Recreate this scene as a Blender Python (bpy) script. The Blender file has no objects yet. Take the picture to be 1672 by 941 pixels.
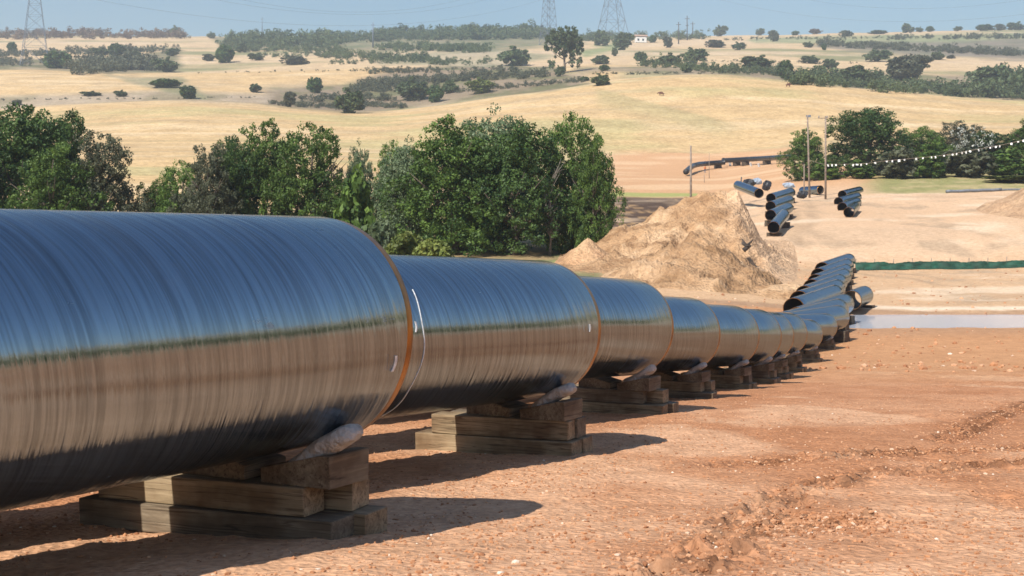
import bpy, math, random
import numpy as np
from mathutils import Vector, Matrix

R_ = math.radians
rng = np.random.default_rng(7)
random.seed(7)
S = bpy.context.scene
COL = S.collection
F, CX, CY, EZ = 2300.0, 836.0, 355.0, 1.66      # focal length and horizon of the survey, eye height

# ------------------------------------------------------------------ noise
def _hash(ix, iy, seed):
    n = (ix.astype(np.int64) * 374761393 + iy.astype(np.int64) * 668265263 + seed * 144269503) & 0x7fffffff
    n = ((n ^ (n >> 13)) * 1274126177) & 0x7fffffff
    return ((n ^ (n >> 16)) & 0xffff) / 65535.0

def vnoise(x, y, seed=0):
    x = np.asarray(x, float); y = np.asarray(y, float)
    ix = np.floor(x); iy = np.floor(y); fx = x - ix; fy = y - iy
    u = fx * fx * fx * (fx * (fx * 6 - 15) + 10); v = fy * fy * fy * (fy * (fy * 6 - 15) + 10)
    a = _hash(ix, iy, seed); b = _hash(ix + 1, iy, seed); c = _hash(ix, iy + 1, seed); d = _hash(ix + 1, iy + 1, seed)
    return (a + (b - a) * u) * (1 - v) + (c + (d - c) * u) * v

def fbm(x, y, seed=0, oct=4, gain=.5):
    s = 0; a = 1; t = 0
    for k in range(oct):
        s = s + a * (vnoise(x * 2 ** k + 17.3 * k, y * 2 ** k - 9.1 * k, seed + k) - .5); t += a; a *= gain
    return s / t * 2

def sst(a, b, x):
    t = np.clip((x - a) / (b - a), 0, 1); return t * t * (3 - 2 * t)

def pchip(xs, ys, x):
    """monotone cubic; ys (n,) or (n,m) with x (k,) or, column by column, (k,m)"""
    xs = np.asarray(xs, float); ys = np.asarray(ys, float); x = np.clip(x, xs[0], xs[-1])
    h = np.diff(xs).reshape((-1,) + (1,) * (ys.ndim - 1)); d = np.diff(ys, axis=0) / h
    m = np.zeros_like(ys); m[0] = d[0]; m[-1] = d[-1]
    w1 = 2 * h[1:] + h[:-1]; w2 = h[1:] + 2 * h[:-1]
    ok = d[1:] * d[:-1] > 0
    den = w1 / np.where(ok, d[:-1], 1) + w2 / np.where(ok, d[1:], 1)
    m[1:-1] = np.where(ok, (w1 + w2) / np.where(ok, den, 1), 0)
    i = np.clip(np.searchsorted(xs, x, side='right') - 1, 0, len(xs) - 2)
    hh = xs[i + 1] - xs[i]; t = (x - xs[i]) / hh
    if ys.ndim == 1:
        y0, y1, m0, m1 = ys[i], ys[i + 1], m[i], m[i + 1]
    else:
        c = np.arange(ys.shape[1])[None, :]
        y0, y1, m0, m1 = ys[i, c], ys[i + 1, c], m[i, c], m[i + 1, c]
    return (2*t**3 - 3*t**2 + 1) * y0 + (t**3 - 2*t**2 + t) * hh * m0 + (3*t**2 - 2*t**3) * y1 + (t**3 - t**2) * hh * m1

# ------------------------------------------------------------------ terrain heights (metres relative to the eye)
PXC = [-1464, 0, 300, 600, 850, 1000, 1150, 1300, 1385, 1672, 3136]
def yy(Z, row): return [(CY - y) / F * Z for y in row]
ROWS = [
 (0.1, [-1.5,-1.3,-1.2,-1.15,-1.12,-1.12,-1.12,-1.12,-1.12,-1.12,-1.12]), (4, [-1.6,-1.34,-1.3,-1.27,-1.25,-1.25,-1.25,-1.25,-1.25,-1.25,-1.15]), (6, [-1.7,-1.52,-1.5,-1.49,-1.48,-1.48,-1.48,-1.48,-1.48,-1.48,-1.2]),
 (8, [-1.7]*10+[-1.25]), (12.6, [-2.07]*10+[-1.35]), (17.9, [-2.46]*10+[-1.5]), (23.7, [-3.02]*10+[-1.8]), (28.3, [-3.43]*10+[-2.1]),
 (35, [-3.4,-3.7,-3.8,-3.9,-4,-4,-4,-4.05,-4.05,-4.05,-2.4]),
 (41, [-3.4,-3.9,-4.1,-4.3,-4.4,-4.45,-4.45,-4.45,-4.45,-4.5,-2.6]),
 (57, [-3.2,-4.2,-4.4,-4.7,-5.0,-5.2,-5.5,-5.8,-5.8,-5.8,-2.8]),
 (65, [-3.0,-4.3,-4.5,-4.8,-5.0,-5.3,-5.6,-6.0,-6.12,-6.0,-2.9]),
 (72, [-2.8,-4.3,-4.5,-4.7,-5.0,-5.3,-5.6,-6.0,-6.15,-6.05,-2.8]),
 (79, [-2.5,-4.3,-4.5,-4.6,-4.9,-5.2,-5.6,-6.0,-6.12,-6.1,-2.6]),
 (88, [-2.0,-4.3,-4.4,-4.5,-4.7,-5.0,-5.4,-5.8,-6.08,-6.12,-2.4]),
 (91, [-2.0,-4.3,-4.4,-4.5,-4.6,-5.0,-5.3,-5.75,-5.84,-5.84,-2.3]),
 (100,[-1.5,-4.2,-4.3,-4.4,-4.5,-4.7,-5.0,-5.45,-5.62,-5.6,-2.2]),
 (112,[-1.0,-3.9,-3.9,-3.9,-4.0,-4.0,-4.5,-5.0,-5.3,-5.2,-1.5]),
 (124,[-.4,-3.4,-3.4,-3.4,-3.5,-3.5,-3.9,-4.5,-4.75,-4.6,-.8]),
 (129,[.0,-3.2,-3.2,-3.2,-3.3,-3.3,-3.5,-4.0,-4.2,-4.1,-.5]),
 (140,[.5,-2.3,-2.3,-2.4,-2.6,-2.7,-2.5,-1.9,-2.0,-2.0,.3]),
 (151,[1.2,-1.5,-1.5,-1.7,-1.9,-1.9,-1.6,-.8,-.6,-.5,1]),
 (162,[2,-.5,-.5,-.8,-1.2,-1.2,-.8,.2,.1,.5,1.8]),
 (180,[3.5,1.0,1.0,.6,.2,.2,.5,1.6,1.5,2.2,3]),
 (200,[5.0,3.0,3.0,2.6,2,2,2.1,3.3,3.4,3.9,4.5]),
 (225,[7,5.5,5.5,5,4.5,4.2,4.0,5.8,6.3,6.6,7]),
 (260,[10,9,9,8,7,6.3,6.3,8.5,9.3,9.6,10]),
 (330,[16,15.5,15.5,14,12,10.3,10.0,13,14.5,15,16]),
 (400,yy(400,[240,235,232,238,245,252,252,240,232,228,225])),
 (500,yy(500,[205,206,197,206,188,184,182,183,188,196,190])),
 (645,yy(645,[180,174,165,184,154,131,122,134,143,166,150])),
 (690,yy(690,[182,177,168,187,158,135,125,138,148,171,155])),
 (800,yy(800,[150,142,141,154,130,117,117,130,138,158,140])),
 (950,yy(950,[120,112,121,113,112,106,106,112,118,128,118])),
 (1000,yy(1000,[120,112,121,112,111,106,105,110,115,122,115])),
 (1200,yy(1200,[92,91,93,90,88,87,86,87,90,93,92])),
 (1500,yy(1500,[74,73,75,73,70,73,71,69,68,68,70])),
 (1900,yy(1900,[60,57,61,62,55,62,60,58,56,50,52])),
 (2300,yy(2300,[68,66,68,68,62,68,66,64,62,58,60])),
 (4000,yy(4000,[160]*11)),
]
LZ = np.log([r[0] for r in ROWS]); TAB = np.array([r[1] for r in ROWS])

# columns: angles, dense in the view, coarse round the rest; rows: distance
pxs = np.concatenate([np.linspace(-1464, -160, 40)[:-1], np.arange(-160, 1833, 4.0), np.linspace(1832, 3136, 40)[1:]])
th_f = np.arctan((pxs - CX) / F)
th_b = np.linspace(R_(45), R_(315), 70)[1:-1]
TH = np.concatenate([th_f, th_b]); NC = len(TH)
thc = np.where(TH > R_(180), -R_(45), np.minimum(TH, R_(45)))
PXV = CX + F * np.tan(thc)
RR = np.concatenate([np.geomspace(.4, 4.5, 24)[:-1], np.exp(np.arange(math.log(4.5), math.log(20), .004)), np.exp(np.arange(math.log(20), math.log(140), .0075)), np.geomspace(140, 3900, 330)])
NR = len(RR)
colh = pchip(PXC, TAB.T, PXV[:, None].repeat(TAB.shape[0], 1)).T      # rows x columns of table heights
ZE = RR[:, None] * np.cos(thc)[None, :]
H = pchip(LZ, colh, np.log(np.maximum(ZE, .11)))
XG = RR[:, None] * np.sin(TH)[None, :]; YG = RR[:, None] * np.cos(TH)[None, :]

def seg_dist(X, Y, pts):
    best = np.full(np.shape(X), 1e9)
    for (ax, ay), (bx, by) in zip(pts[:-1], pts[1:]):
        dx, dy = bx - ax, by - ay
        t = np.clip(((X - ax) * dx + (Y - ay) * dy) / (dx * dx + dy * dy), 0, 1)
        best = np.minimum(best, np.hypot(X - ax - t * dx, Y - ay - t * dy))
    return best

LRR = np.log(RR); HCUR = H
_o = np.argsort(TH[:len(th_f)])
def hsmooth(x, y, arr=None):
    """height relative to the eye at a ground point in the forward sector"""
    arr = HCUR if arr is None else arr
    x = np.asarray(x, float); y = np.asarray(y, float)
    r = np.hypot(x, y); px = CX + F * x / np.maximum(y, 1e-3)
    j = np.clip(np.interp(px, pxs, np.arange(len(pxs))), 0, len(pxs) - 1.001); i = np.clip(np.interp(np.log(r), LRR, np.arange(NR)), 0, NR - 1.001)
    i0 = i.astype(int); j0 = j.astype(int); a = i - i0; b = j - j0
    return (arr[i0, j0] * (1 - a) + arr[i0 + 1, j0] * a) * (1 - b) + (arr[i0, j0 + 1] * (1 - a) + arr[i0 + 1, j0 + 1] * a) * b

ZS = np.geomspace(4, 2300, 4000)
def at(px, py):
    """the first ground point seen on the sight line of a survey pixel: (x, y, z world)"""
    h = hsmooth((px - CX) / F * ZS, ZS); yv = CY - h / ZS * F
    k = np.nonzero(yv <= py)[0]
    Z = ZS[k[0]] if len(k) else 1900.
    x = (px - CX) / F * Z
    return x, Z, float(hsmooth(x, Z)) + EZ

def gz(x, y): return float(hsmooth(x, y)) + EZ
def P(px, py, Z): return Vector(((px - CX) / F * Z, Z, EZ + (CY - py) / F * Z))

# small relief
ruts = [[at(*p)[:2] for p in q] for q in (
    [(1060, 960), (1160, 905), (1230, 850), (1300, 800), (1420, 775), (1560, 765), (1720, 760)],
    [(1190, 755), (1330, 748), (1480, 740), (1600, 735), (1720, 730)],
    [(1540, 720), (1600, 690), (1690, 660)],
    [(1240, 868), (1330, 858), (1440, 850)])]
dr = np.minimum.reduce([seg_dist(XG, YG, q) for q in ruts])
rough = np.exp(-((dr - .10) / .10) ** 2) * (ZE < 40); track = np.exp(-(dr / .38) ** 2) * (ZE < 40)
near = 1 - sst(45, 90, ZE)
fine = fbm(XG * 8, YG * 8, 3, 2) + .25 * fbm(XG * 21, YG * 21, 4, 2) * (1 - sst(10, 16, ZE))
HD = H + near * (.028 * fbm(XG * .7, YG * .7, 1, 4) + .014 * fbm(XG * 3.2, YG * 3.2, 2, 3) + .008 * fine)
HD += rough * (.085 * np.abs(fbm(XG * 9, YG * 9, 5, 3)) + .05 * fine + .03 * np.abs(fbm(XG * 24, YG * 24, 6, 2)) - .045)
churn = sst(.05, .35, fbm(XG * .55, YG * .8, 21, 3)) * near * sst(.2, 2.2, XG - (-1.0 + .27 * YG))
HD += churn * (.035 * fine + .03 * fbm(XG * 4, YG * 4, 22, 2))
mid = sst(60, 95, ZE) * (1 - sst(300, 420, ZE))
HD += mid * (.22 * fbm(XG * .12, YG * .12, 8, 4) + .07 * fbm(XG * .6, YG * .5, 9, 3)) * sst(.5, 6, np.abs(XG - .235 * YG + 0) )
HD += sst(420, 700, ZE) * (1.6 * fbm(XG * .012, YG * .012, 12, 3) + .35 * fbm(XG * .06, YG * .06, 13, 3)) * (1 - sst(620, 660, ZE) * (1 - sst(680, 760, ZE)))
# the pond basin at the foot of the slope
pond = sst(1376, 1400, PXV)[None, :] * sst(77.5, 80.5, ZE) * (1 - sst(87.2, 89.2, ZE)) * (1 - sst(1900, 2300, PXV))[None, :]
HD = HD * (1 - pond) + pond * (-6.45)

HCUR = HD
def lin(c): return np.array(c, float)
PYV = CY - H / np.maximum(ZE, .3) * F
PXG = np.broadcast_to(PXV[None, :], H.shape)
red = lin((.43, .192, .09)); pale = lin((.58, .37, .21)); cream = lin((.64, .43, .27)); orange = lin((.54, .30, .15)); soil = lin((.085, .052, .034))
wheat = lin((.54, .365, .18)); wheat2 = lin((.58, .46, .23)); grass = lin((.22, .245, .075)); lush = lin((.26, .33, .09)); scrubc = lin((.36, .27, .17)); olive = lin((.19, .19, .085))
def mix(C, c, w): return C + (c - C) * np.clip(w, 0, 1)[..., None]
n1 = fbm(XG * .35, YG * .35, 31, 4); n2 = fbm(XG * 1.6, YG * 1.6, 32, 4); n3 = fbm(XG * .05, YG * .05, 33, 4); n4 = fbm(XG * .012, YG * .02, 34, 4)
C = np.broadcast_to(red, H.shape + (3,)).copy()
C = mix(C, lin((.52, .265, .14)), .5 + 1.0 * n1)
C = mix(C, lin((.36, .155, .07)), sst(.1, .6, n2) * .5 + rough * .3)
C = mix(C, lin((.29, .125, .06)), track * (.45 + .5 * n2))
C = mix(C, lin((.17, .075, .036)), rough * sst(-.3, .12, fbm(XG * 4.5, YG * 4.5, 35, 3)) * .9)
C = mix(C, lin((.62, .365, .215)), sst(.1, .45, fbm(XG * .5 + 3, YG * .28, 36, 4)) * (1 - sst(40, 60, ZE)) * .7)
C = mix(C, lin((.51, .265, .125)), sst(26, 48, ZE) * .75)
C = mix(C, lin((.38, .215, .12)), sst(70, 76, ZE) * (1 - sst(79, 81, ZE)) * .6)
C = mix(C, lin((.36, .23, .14)), sst(87, 88.5, ZE) * .8)
C = mix(C, pale, sst(89.5, 91, ZE + n1) * .92)
C = mix(C, lin((.74, .58, .42)), sst(90.2, 90.8, ZE + .3 * n1) * (1 - sst(92.2, 93.2, ZE + .3 * n1)) * (PXG > 1380) * .9)
C = mix(C, lin((.45, .29, .17)), sst(.0, .5, n3 + .3 * n1) * sst(90, 95, ZE) * (1 - sst(124, 130, ZE)) * .55)
C = mix(C, cream, sst(124, 134, ZE + 3 * n1) * (.7 + .5 * n3))
C = mix(C, lin((.50, .34, .21)), sst(.1, .5, n3 - .4 * n1) * sst(128, 140, ZE) * (1 - sst(200, 215, ZE)) * .5)
C = mix(C, orange, sst(195, 225, ZE + 10 * n3) * sst(960, 1020, PXG) * .85)
C = mix(C, lin((.64, .42, .24)), sst(.05, .35, fbm(XG * .04, YG * .11, 41, 4)) * sst(205, 235, ZE) * .8)
dk = sst(960, 985, PXG + 8 * n1) * (1 - sst(1122, 1136, PXG + 8 * n1)) * sst(158, 166, ZE + 4 * n1) * (1 - sst(208, 215, ZE + 3 * n1))
C = mix(C, soil, dk); C = mix(C, lin((.42, .26, .12)), dk * sst(.25, .5, n1 + .6 * n2) * .7)
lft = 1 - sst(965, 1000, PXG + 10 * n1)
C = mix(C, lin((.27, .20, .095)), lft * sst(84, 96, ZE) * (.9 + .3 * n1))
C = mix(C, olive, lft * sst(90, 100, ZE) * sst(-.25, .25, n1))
C = mix(C, lush, sst(895, 915, PXG) * (1 - sst(968, 985, PXG + 8 * n1)) * sst(108, 111, ZE) * (1 - sst(119, 122, ZE)) * .95)
C = mix(C, lush, sst(985, 1000, PXG) * (1 - sst(1150, 1165, PXG + 10 * n1)) * sst(212, 214, ZE) * (1 - sst(221, 224, ZE)) * .75)
gr = sst(1385, 1450, PXG + 25 * n3 + 10 * n1) * sst(196, 201, ZE + 5 * n1)
C = mix(C, lin((.27, .25, .10)), gr * (1 - sst(262, 285, ZE))); C = mix(C, lin((.46, .35, .18)), gr * sst(-.15, .4, n1 + n3) * (1 - sst(262, 285, ZE)) * .7)
trk = [[at(*p)[:2] for p in q_] for q_ in ([(1400,440),(1500,447),(1580,460),(1622,490)], [(1400,446),(1490,454),(1560,468),(1590,492)], [(1296,345),(1306,372),(1350,392),(1420,398)], [(1302,336),(1380,333),(1470,334)], [(1420,322),(1520,322),(1672,318)], [(1480,365),(1580,375),(1672,400)], [(1310,400),(1300,385),(1330,362),(1322,330)])]
dt = np.minimum.reduce([seg_dist(XG, YG, q_) for q_ in trk]); tw = np.exp(-(dt / .9) ** 2) * (ZE > 90) * (ZE < 215)
C = mix(C, lin((.40, .27, .165)), tw * (.55 + .6 * n1)); HD -= .12 * tw * (.6 + n1)
C = mix(C, lin((.72, .55, .38)), sst(.1, .5, fbm(XG * .10, YG * .16, 43, 4)) * sst(92, 100, ZE) * (1 - sst(190, 215, ZE)) * (1 - gr) * (PXG > 1000) * .7)
C = mix(C, lin((.43, .30, .19)), sst(.15, .5, fbm(XG * .22, YG * .30, 44, 4)) * sst(92, 100, ZE) * (1 - sst(190, 215, ZE)) * (1 - gr) * (PXG > 1000) * .85)
wst = np.where(PXG < 985, 158, np.where(PXG < 1300, 392, 268))
wz = sst(0, 22, ZE - wst + 14 * n3)
strp = fbm(XG * .006 + YG * .004, YG * .16 - XG * .012, 51, 4)
C = mix(C, wheat, wz)
C = mix(C, lin((.44, .315, .175)), wz * sst(-.05, .5, strp) * .8)
C = mix(C, lin((.64, .475, .28)), wz * sst(.1, .6, fbm(XG * .008, YG * .10, 52, 4)) * .7)
C = mix(C, lin((.40, .345, .15)), wz * sst(.0, .45, n4 + .35 * strp) * .55 * (1 - sst(640, 700, ZE)))
fold_shade = sst(0, 1, (PYV - (142 + (PXG - 965) * .245)) / 4) * sst(965, 985, PXG) * (1 - sst(1150, 1230, PXG)) * (1 - sst(12, 40, PYV - (142 + (PXG - 965) * .245))) * wz
C = mix(C, lin((.40, .315, .155)), fold_shade * .75)  # shading of a hillside fold, painted as a darker band of field colour
bey = sst(655, 690, ZE)
sc = bey * sst(400, 460, PXG + 20 * n3) * (1 - sst(930, 985, PXG + 15 * n3)) * (1 - sst(800, 860, ZE + 25 * n3))
C = mix(C, scrubc, sc); C = mix(C, olive, sc * sst(-.1, .4, n3 + .5 * n4) * .8)
sc2 = bey * (1 - sst(700, 715, ZE)) * (1 - sst(400, 460, PXG)); C = mix(C, lin((.42, .34, .23)), sc2 * .9)
hd = bey * sst(990, 1040, PXG) * (1 - sst(790, 860, ZE + 20 * n3)); C = mix(C, lin((.34, .29, .15)), hd * .8)
def poly_mask(poly, feather, zmin=420):
    X = PXG + 14 * n4 + 4 * n3; Y = PYV + 3.5 * fbm(XG * .02, YG * .02, 64, 3)
    ins = np.zeros(X.shape, bool); d = np.full(X.shape, 1e9)
    for (ax, ay), (bx, by) in zip(poly, poly[1:] + poly[:1]):
        cr = ((ay > Y) != (by > Y)) & (X < (bx - ax) * (Y - ay) / ((by - ay) if by != ay else 1e-9) + ax); ins ^= cr
        dx, dy = bx - ax, (by - ay) * 3; t = np.clip(((X - ax) * dx + (Y * 3 - ay * 3) * dy) / (dx * dx + dy * dy + 1e-9), 0, 1)
        d = np.minimum(d, np.hypot(X - ax - t * dx, Y * 3 - ay * 3 - t * dy))
    return sst(-feather, feather, np.where(ins, d, -d)) * (ZE > zmin)
far = sst(930, 1000, ZE)
C = mix(C, lin((.54, .385, .225)), far * .8)
C = mix(C, olive, far * sst(.05, .35, fbm(XG * .0045, YG * .012, 61, 4)) * .85)
C = mix(C, lin((.55, .40, .25)), far * sst(.15, .4, fbm(XG * .006, YG * .016, 63, 4)) * .8)
blot = sst(-.15, .3, fbm(XG * .05, YG * .03, 65, 4))
for poly, c1, c2, amt in (
  ([(430,152),(500,142),(560,135),(700,110),(800,103),(900,108),(962,138),(900,151),(800,159),(700,170),(620,184),(560,187),(430,172)], (.25,.185,.12), (.12,.125,.05), .97),
  ([(-200,160),(0,160),(250,150),(440,156),(440,171),(250,166),(0,180),(-200,182)], (.36,.28,.195), (.22,.18,.10), .9),
  ([(-200,92),(60,96),(290,84),(292,118),(180,122),(60,112),(-200,112)], (.21,.17,.10), (.12,.125,.055), .9),
  ([(170,126),(300,128),(340,165),(260,150)], (.30,.25,.15), (.17,.17,.08), .8),
  ([(940,112),(1040,108),(1290,114),(1672,128),(1800,132),(1800,172),(1672,166),(1450,148),(1300,136),(1180,124),(1040,119),(950,118)], (.27,.205,.13), (.14,.145,.06), .95),
  ([(1330,76),(1480,68),(1800,60),(1800,106),(1600,94),(1480,88),(1380,82)], (.20,.165,.125), (.15,.15,.09), .9),
  ([(1230,62),(1450,58),(1800,52),(1800,62),(1450,70),(1230,70)], (.24,.26,.13), (.20,.22,.11), .8),
  ([(350,62),(640,56),(900,48),(960,70),(800,82),(560,82),(370,80)], (.22,.19,.11), (.12,.14,.065), .9),
  ([(600,92),(800,80),(900,92),(820,108),(620,104)], (.34,.29,.19), (.18,.18,.09), .7),
  ([(940,84),(1010,70),(1020,78),(960,92)], (.20,.24,.10), (.18,.21,.09), .8)):
    mk = poly_mask(poly, 10.); C = mix(C, lin(c1), mk * amt); C = mix(C, lin(c2), mk * amt * blot * .8)

def add_mesh(name, V, Fc, mat=None, smooth=True, parent=None, loc=None, rot=None):
    me = bpy.data.meshes.new(name)
    V = np.asarray(V, np.float32); 
    if isinstance(Fc, np.ndarray) and Fc.ndim == 2:
        n, k = Fc.shape
        me.vertices.add(len(V)); me.vertices.foreach_set('co', V.ravel())
        me.loops.add(n * k); me.loops.foreach_set('vertex_index', Fc.astype(np.int32).ravel())
        me.polygons.add(n); me.polygons.foreach_set('loop_start', np.arange(0, n * k, k, dtype=np.int32))
        me.polygons.foreach_set('loop_total', np.full(n, k, np.int32))
        me.update(calc_edges=True); me.validate()
    else:
        me.from_pydata([tuple(map(float, v)) for v in V], [], [tuple(map(int, f)) for f in Fc]); me.update()
    me.polygons.foreach_set('use_smooth', np.full(len(me.polygons), smooth, bool))
    if mat: me.materials.append(mat)
    o = bpy.data.objects.new(name, me); COL.objects.link(o)
    if parent: o.parent = parent
    if loc is not None: o.location = loc
    if rot is not None: o.rotation_euler = rot
    return o

def tag(o, label=None, cat=None, group=None, kind=None):
    if label: o['label'] = label
    if cat: o['category'] = cat
    if group: o['group'] = group
    if kind or cat: o['kind'] = kind or 'thing'
    return o

def empty(name, loc=(0, 0, 0), rot=(0, 0, 0)):
    o = bpy.data.objects.new(name, None); COL.objects.link(o); o.location = loc; o.rotation_euler = rot; o.empty_display_size = .2
    return o

# ------------------------------------------------------------------ materials
def mat(name):
    m = bpy.data.materials.new(name); m.use_nodes = True; nt = m.node_tree
    return m, nt, nt.nodes['Principled BSDF']
def N(nt, t, **kw):
    n = nt.nodes.new(t)
    for k, v in kw.items():
        if k in n.inputs.keys(): n.inputs[k].default_value = v
        else: setattr(n, k, v)
    return n
def L(nt, a, b): nt.links.new(a, b)
def ramp(nt, fac, stops):
    r = nt.nodes.new('ShaderNodeValToRGB'); L(nt, fac, r.inputs[0])
    e = r.color_ramp.elements
    while len(e) < len(stops): e.new(.5)
    for q, (p, c) in zip(e, stops): q.position = p; q.color = (*c, 1) if len(c) == 3 else c
    return r
def mixc(nt, a, b, fac, mode='MIX'):
    m = nt.nodes.new('ShaderNodeMix'); m.data_type = 'RGBA'; m.blend_type = mode
    for s, v in ((m.inputs[0], fac), (m.inputs[6], a), (m.inputs[7], b)):
        if hasattr(v, 'is_output'): L(nt, v, s)
        elif isinstance(v, (int, float)): s.default_value = v
        else: s.default_value = (*v, 1)
    return m.outputs[2]
def simple(name, col, rough=.6, metal=0., nscale=6., namt=.35, bump=.1, bscale=30.):
    m, nt, b = mat(name)
    tc = N(nt, 'ShaderNodeTexCoord'); n = N(nt, 'ShaderNodeTexNoise', Scale=nscale, Detail=5.0); L(nt, tc.outputs['Object'], n.inputs['Vector'])
    r = ramp(nt, n.outputs[0], [(.3, [c * (1 - namt) for c in col]), (.7, [min(1, c * (1 + namt)) for c in col])])
    L(nt, r.outputs[0], b.inputs['Base Color']); b.inputs['Roughness'].default_value = rough; b.inputs['Metallic'].default_value = metal
    n2 = N(nt, 'ShaderNodeTexNoise', Scale=bscale, Detail=4.0); L(nt, tc.outputs['Object'], n2.inputs['Vector'])
    bp = N(nt, 'ShaderNodeBump', Strength=bump, Distance=.05); L(nt, n2.outputs[0], bp.inputs['Height']); L(nt, bp.outputs[0], b.inputs['Normal'])
    return m

def ground_material(name, fine_scale=1.0, bump=1.0):
    m, nt, b = mat(name)
    at_ = N(nt, 'ShaderNodeAttribute', attribute_name='soil'); tc = N(nt, 'ShaderNodeTexCoord')
    n = N(nt, 'ShaderNodeTexNoise', Scale=16. * fine_scale, Detail=8., Roughness=.64); L(nt, tc.outputs['Object'], n.inputs['Vector'])
    n2 = N(nt, 'ShaderNodeTexNoise', Scale=2.2 * fine_scale, Detail=6., Roughness=.6); L(nt, tc.outputs['Object'], n2.inputs['Vector'])
    r1 = ramp(nt, n.outputs[0], [(.28, (.62, .58, .56)), (.5, (1, 1, 1)), (.72, (1.3, 1.34, 1.4))])
    r2 = ramp(nt, n2.outputs[0], [(.3, (.82, .80, .79)), (.7, (1.16, 1.18, 1.2))])
    c = mixc(nt, at_.outputs['Color'], r1.outputs[0], .8, 'MULTIPLY'); c = mixc(nt, c, r2.outputs[0], .9, 'MULTIPLY')
    L(nt, c, b.inputs['Base Color']); b.inputs['Roughness'].default_value = .95; b.inputs['Specular IOR Level'].default_value = .15
    v = N(nt, 'ShaderNodeTexVoronoi', Scale=26. * fine_scale); L(nt, tc.outputs['Object'], v.inputs['Vector'])
    ad = N(nt, 'ShaderNodeMath', operation='MULTIPLY_ADD'); L(nt, n.outputs[0], ad.inputs[0]); ad.inputs[1].default_value = 1.; L(nt, v.outputs[0], ad.inputs[2])
    bp = N(nt, 'ShaderNodeBump', Strength=.6 * bump, Distance=.03 / fine_scale); L(nt, ad.outputs[0], bp.inputs['Height']); L(nt, bp.outputs[0], b.inputs['Normal'])
    return m
m_dirt = ground_material('dirt_soil', 1.0, 1.0)
m_field = ground_material('dry_field_soil', .035, .5)
m_meadow = ground_material('meadow_soil', .5, 1.0); m_heap = ground_material('heap_soil', .16, 1.3)

# terrain, split by what covers it
VG = np.stack([XG, YG, HD + EZ], -1).reshape(-1, 3)
idx = np.arange(NR * NC).reshape(NR, NC)
order = np.concatenate([np.arange(len(th_f)), np.arange(len(th_f), NC)])
nx = np.roll(np.arange(NC), -1)
q = np.stack([idx[:-1, :], idx[:-1, nx], idx[1:, nx], idx[1:, :]], -1)
q = q[..., ::-1]
zone = np.zeros((NR, NC), int)
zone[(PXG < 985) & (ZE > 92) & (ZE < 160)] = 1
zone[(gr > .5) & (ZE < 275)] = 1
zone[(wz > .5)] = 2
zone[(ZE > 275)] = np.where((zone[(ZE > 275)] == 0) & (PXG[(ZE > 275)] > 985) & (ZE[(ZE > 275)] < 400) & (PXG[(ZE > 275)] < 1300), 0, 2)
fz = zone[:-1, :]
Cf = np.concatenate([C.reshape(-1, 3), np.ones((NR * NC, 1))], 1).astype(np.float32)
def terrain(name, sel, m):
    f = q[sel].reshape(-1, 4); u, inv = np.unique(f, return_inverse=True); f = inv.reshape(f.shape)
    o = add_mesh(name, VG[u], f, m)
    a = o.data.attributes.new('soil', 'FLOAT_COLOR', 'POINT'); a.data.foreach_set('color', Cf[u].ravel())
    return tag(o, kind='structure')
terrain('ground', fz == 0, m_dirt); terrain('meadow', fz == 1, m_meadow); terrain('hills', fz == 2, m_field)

# pond water, with the mirrored sky put into its pale blue base colour
m_wat, nt, b = mat('sky_tinted_water')
b.inputs['Base Color'].default_value = (.50, .53, .60, 1); b.inputs['Roughness'].default_value = .12; b.inputs['IOR'].default_value = 1.33
tc = N(nt, 'ShaderNodeTexCoord'); n = N(nt, 'ShaderNodeTexNoise', Scale=3., Detail=3.); L(nt, tc.outputs['Object'], n.inputs['Vector'])
bp = N(nt, 'ShaderNodeBump', Strength=.03, Distance=.02); L(nt, n.outputs[0], bp.inputs['Height']); L(nt, bp.outputs[0], b.inputs['Normal'])
w = []
for k in range(40):
    px = 1384 + k * 24; w.append(((px - CX) / F * 77, 77, -6.14 + EZ)); w.append(((px - CX) / F * 91, 91, -6.14 + EZ))
tag(add_mesh('pond_water', w, [(2*k, 2*k+2, 2*k+3, 2*k+1) for k in range(39)], m_wat), kind='structure')

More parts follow.
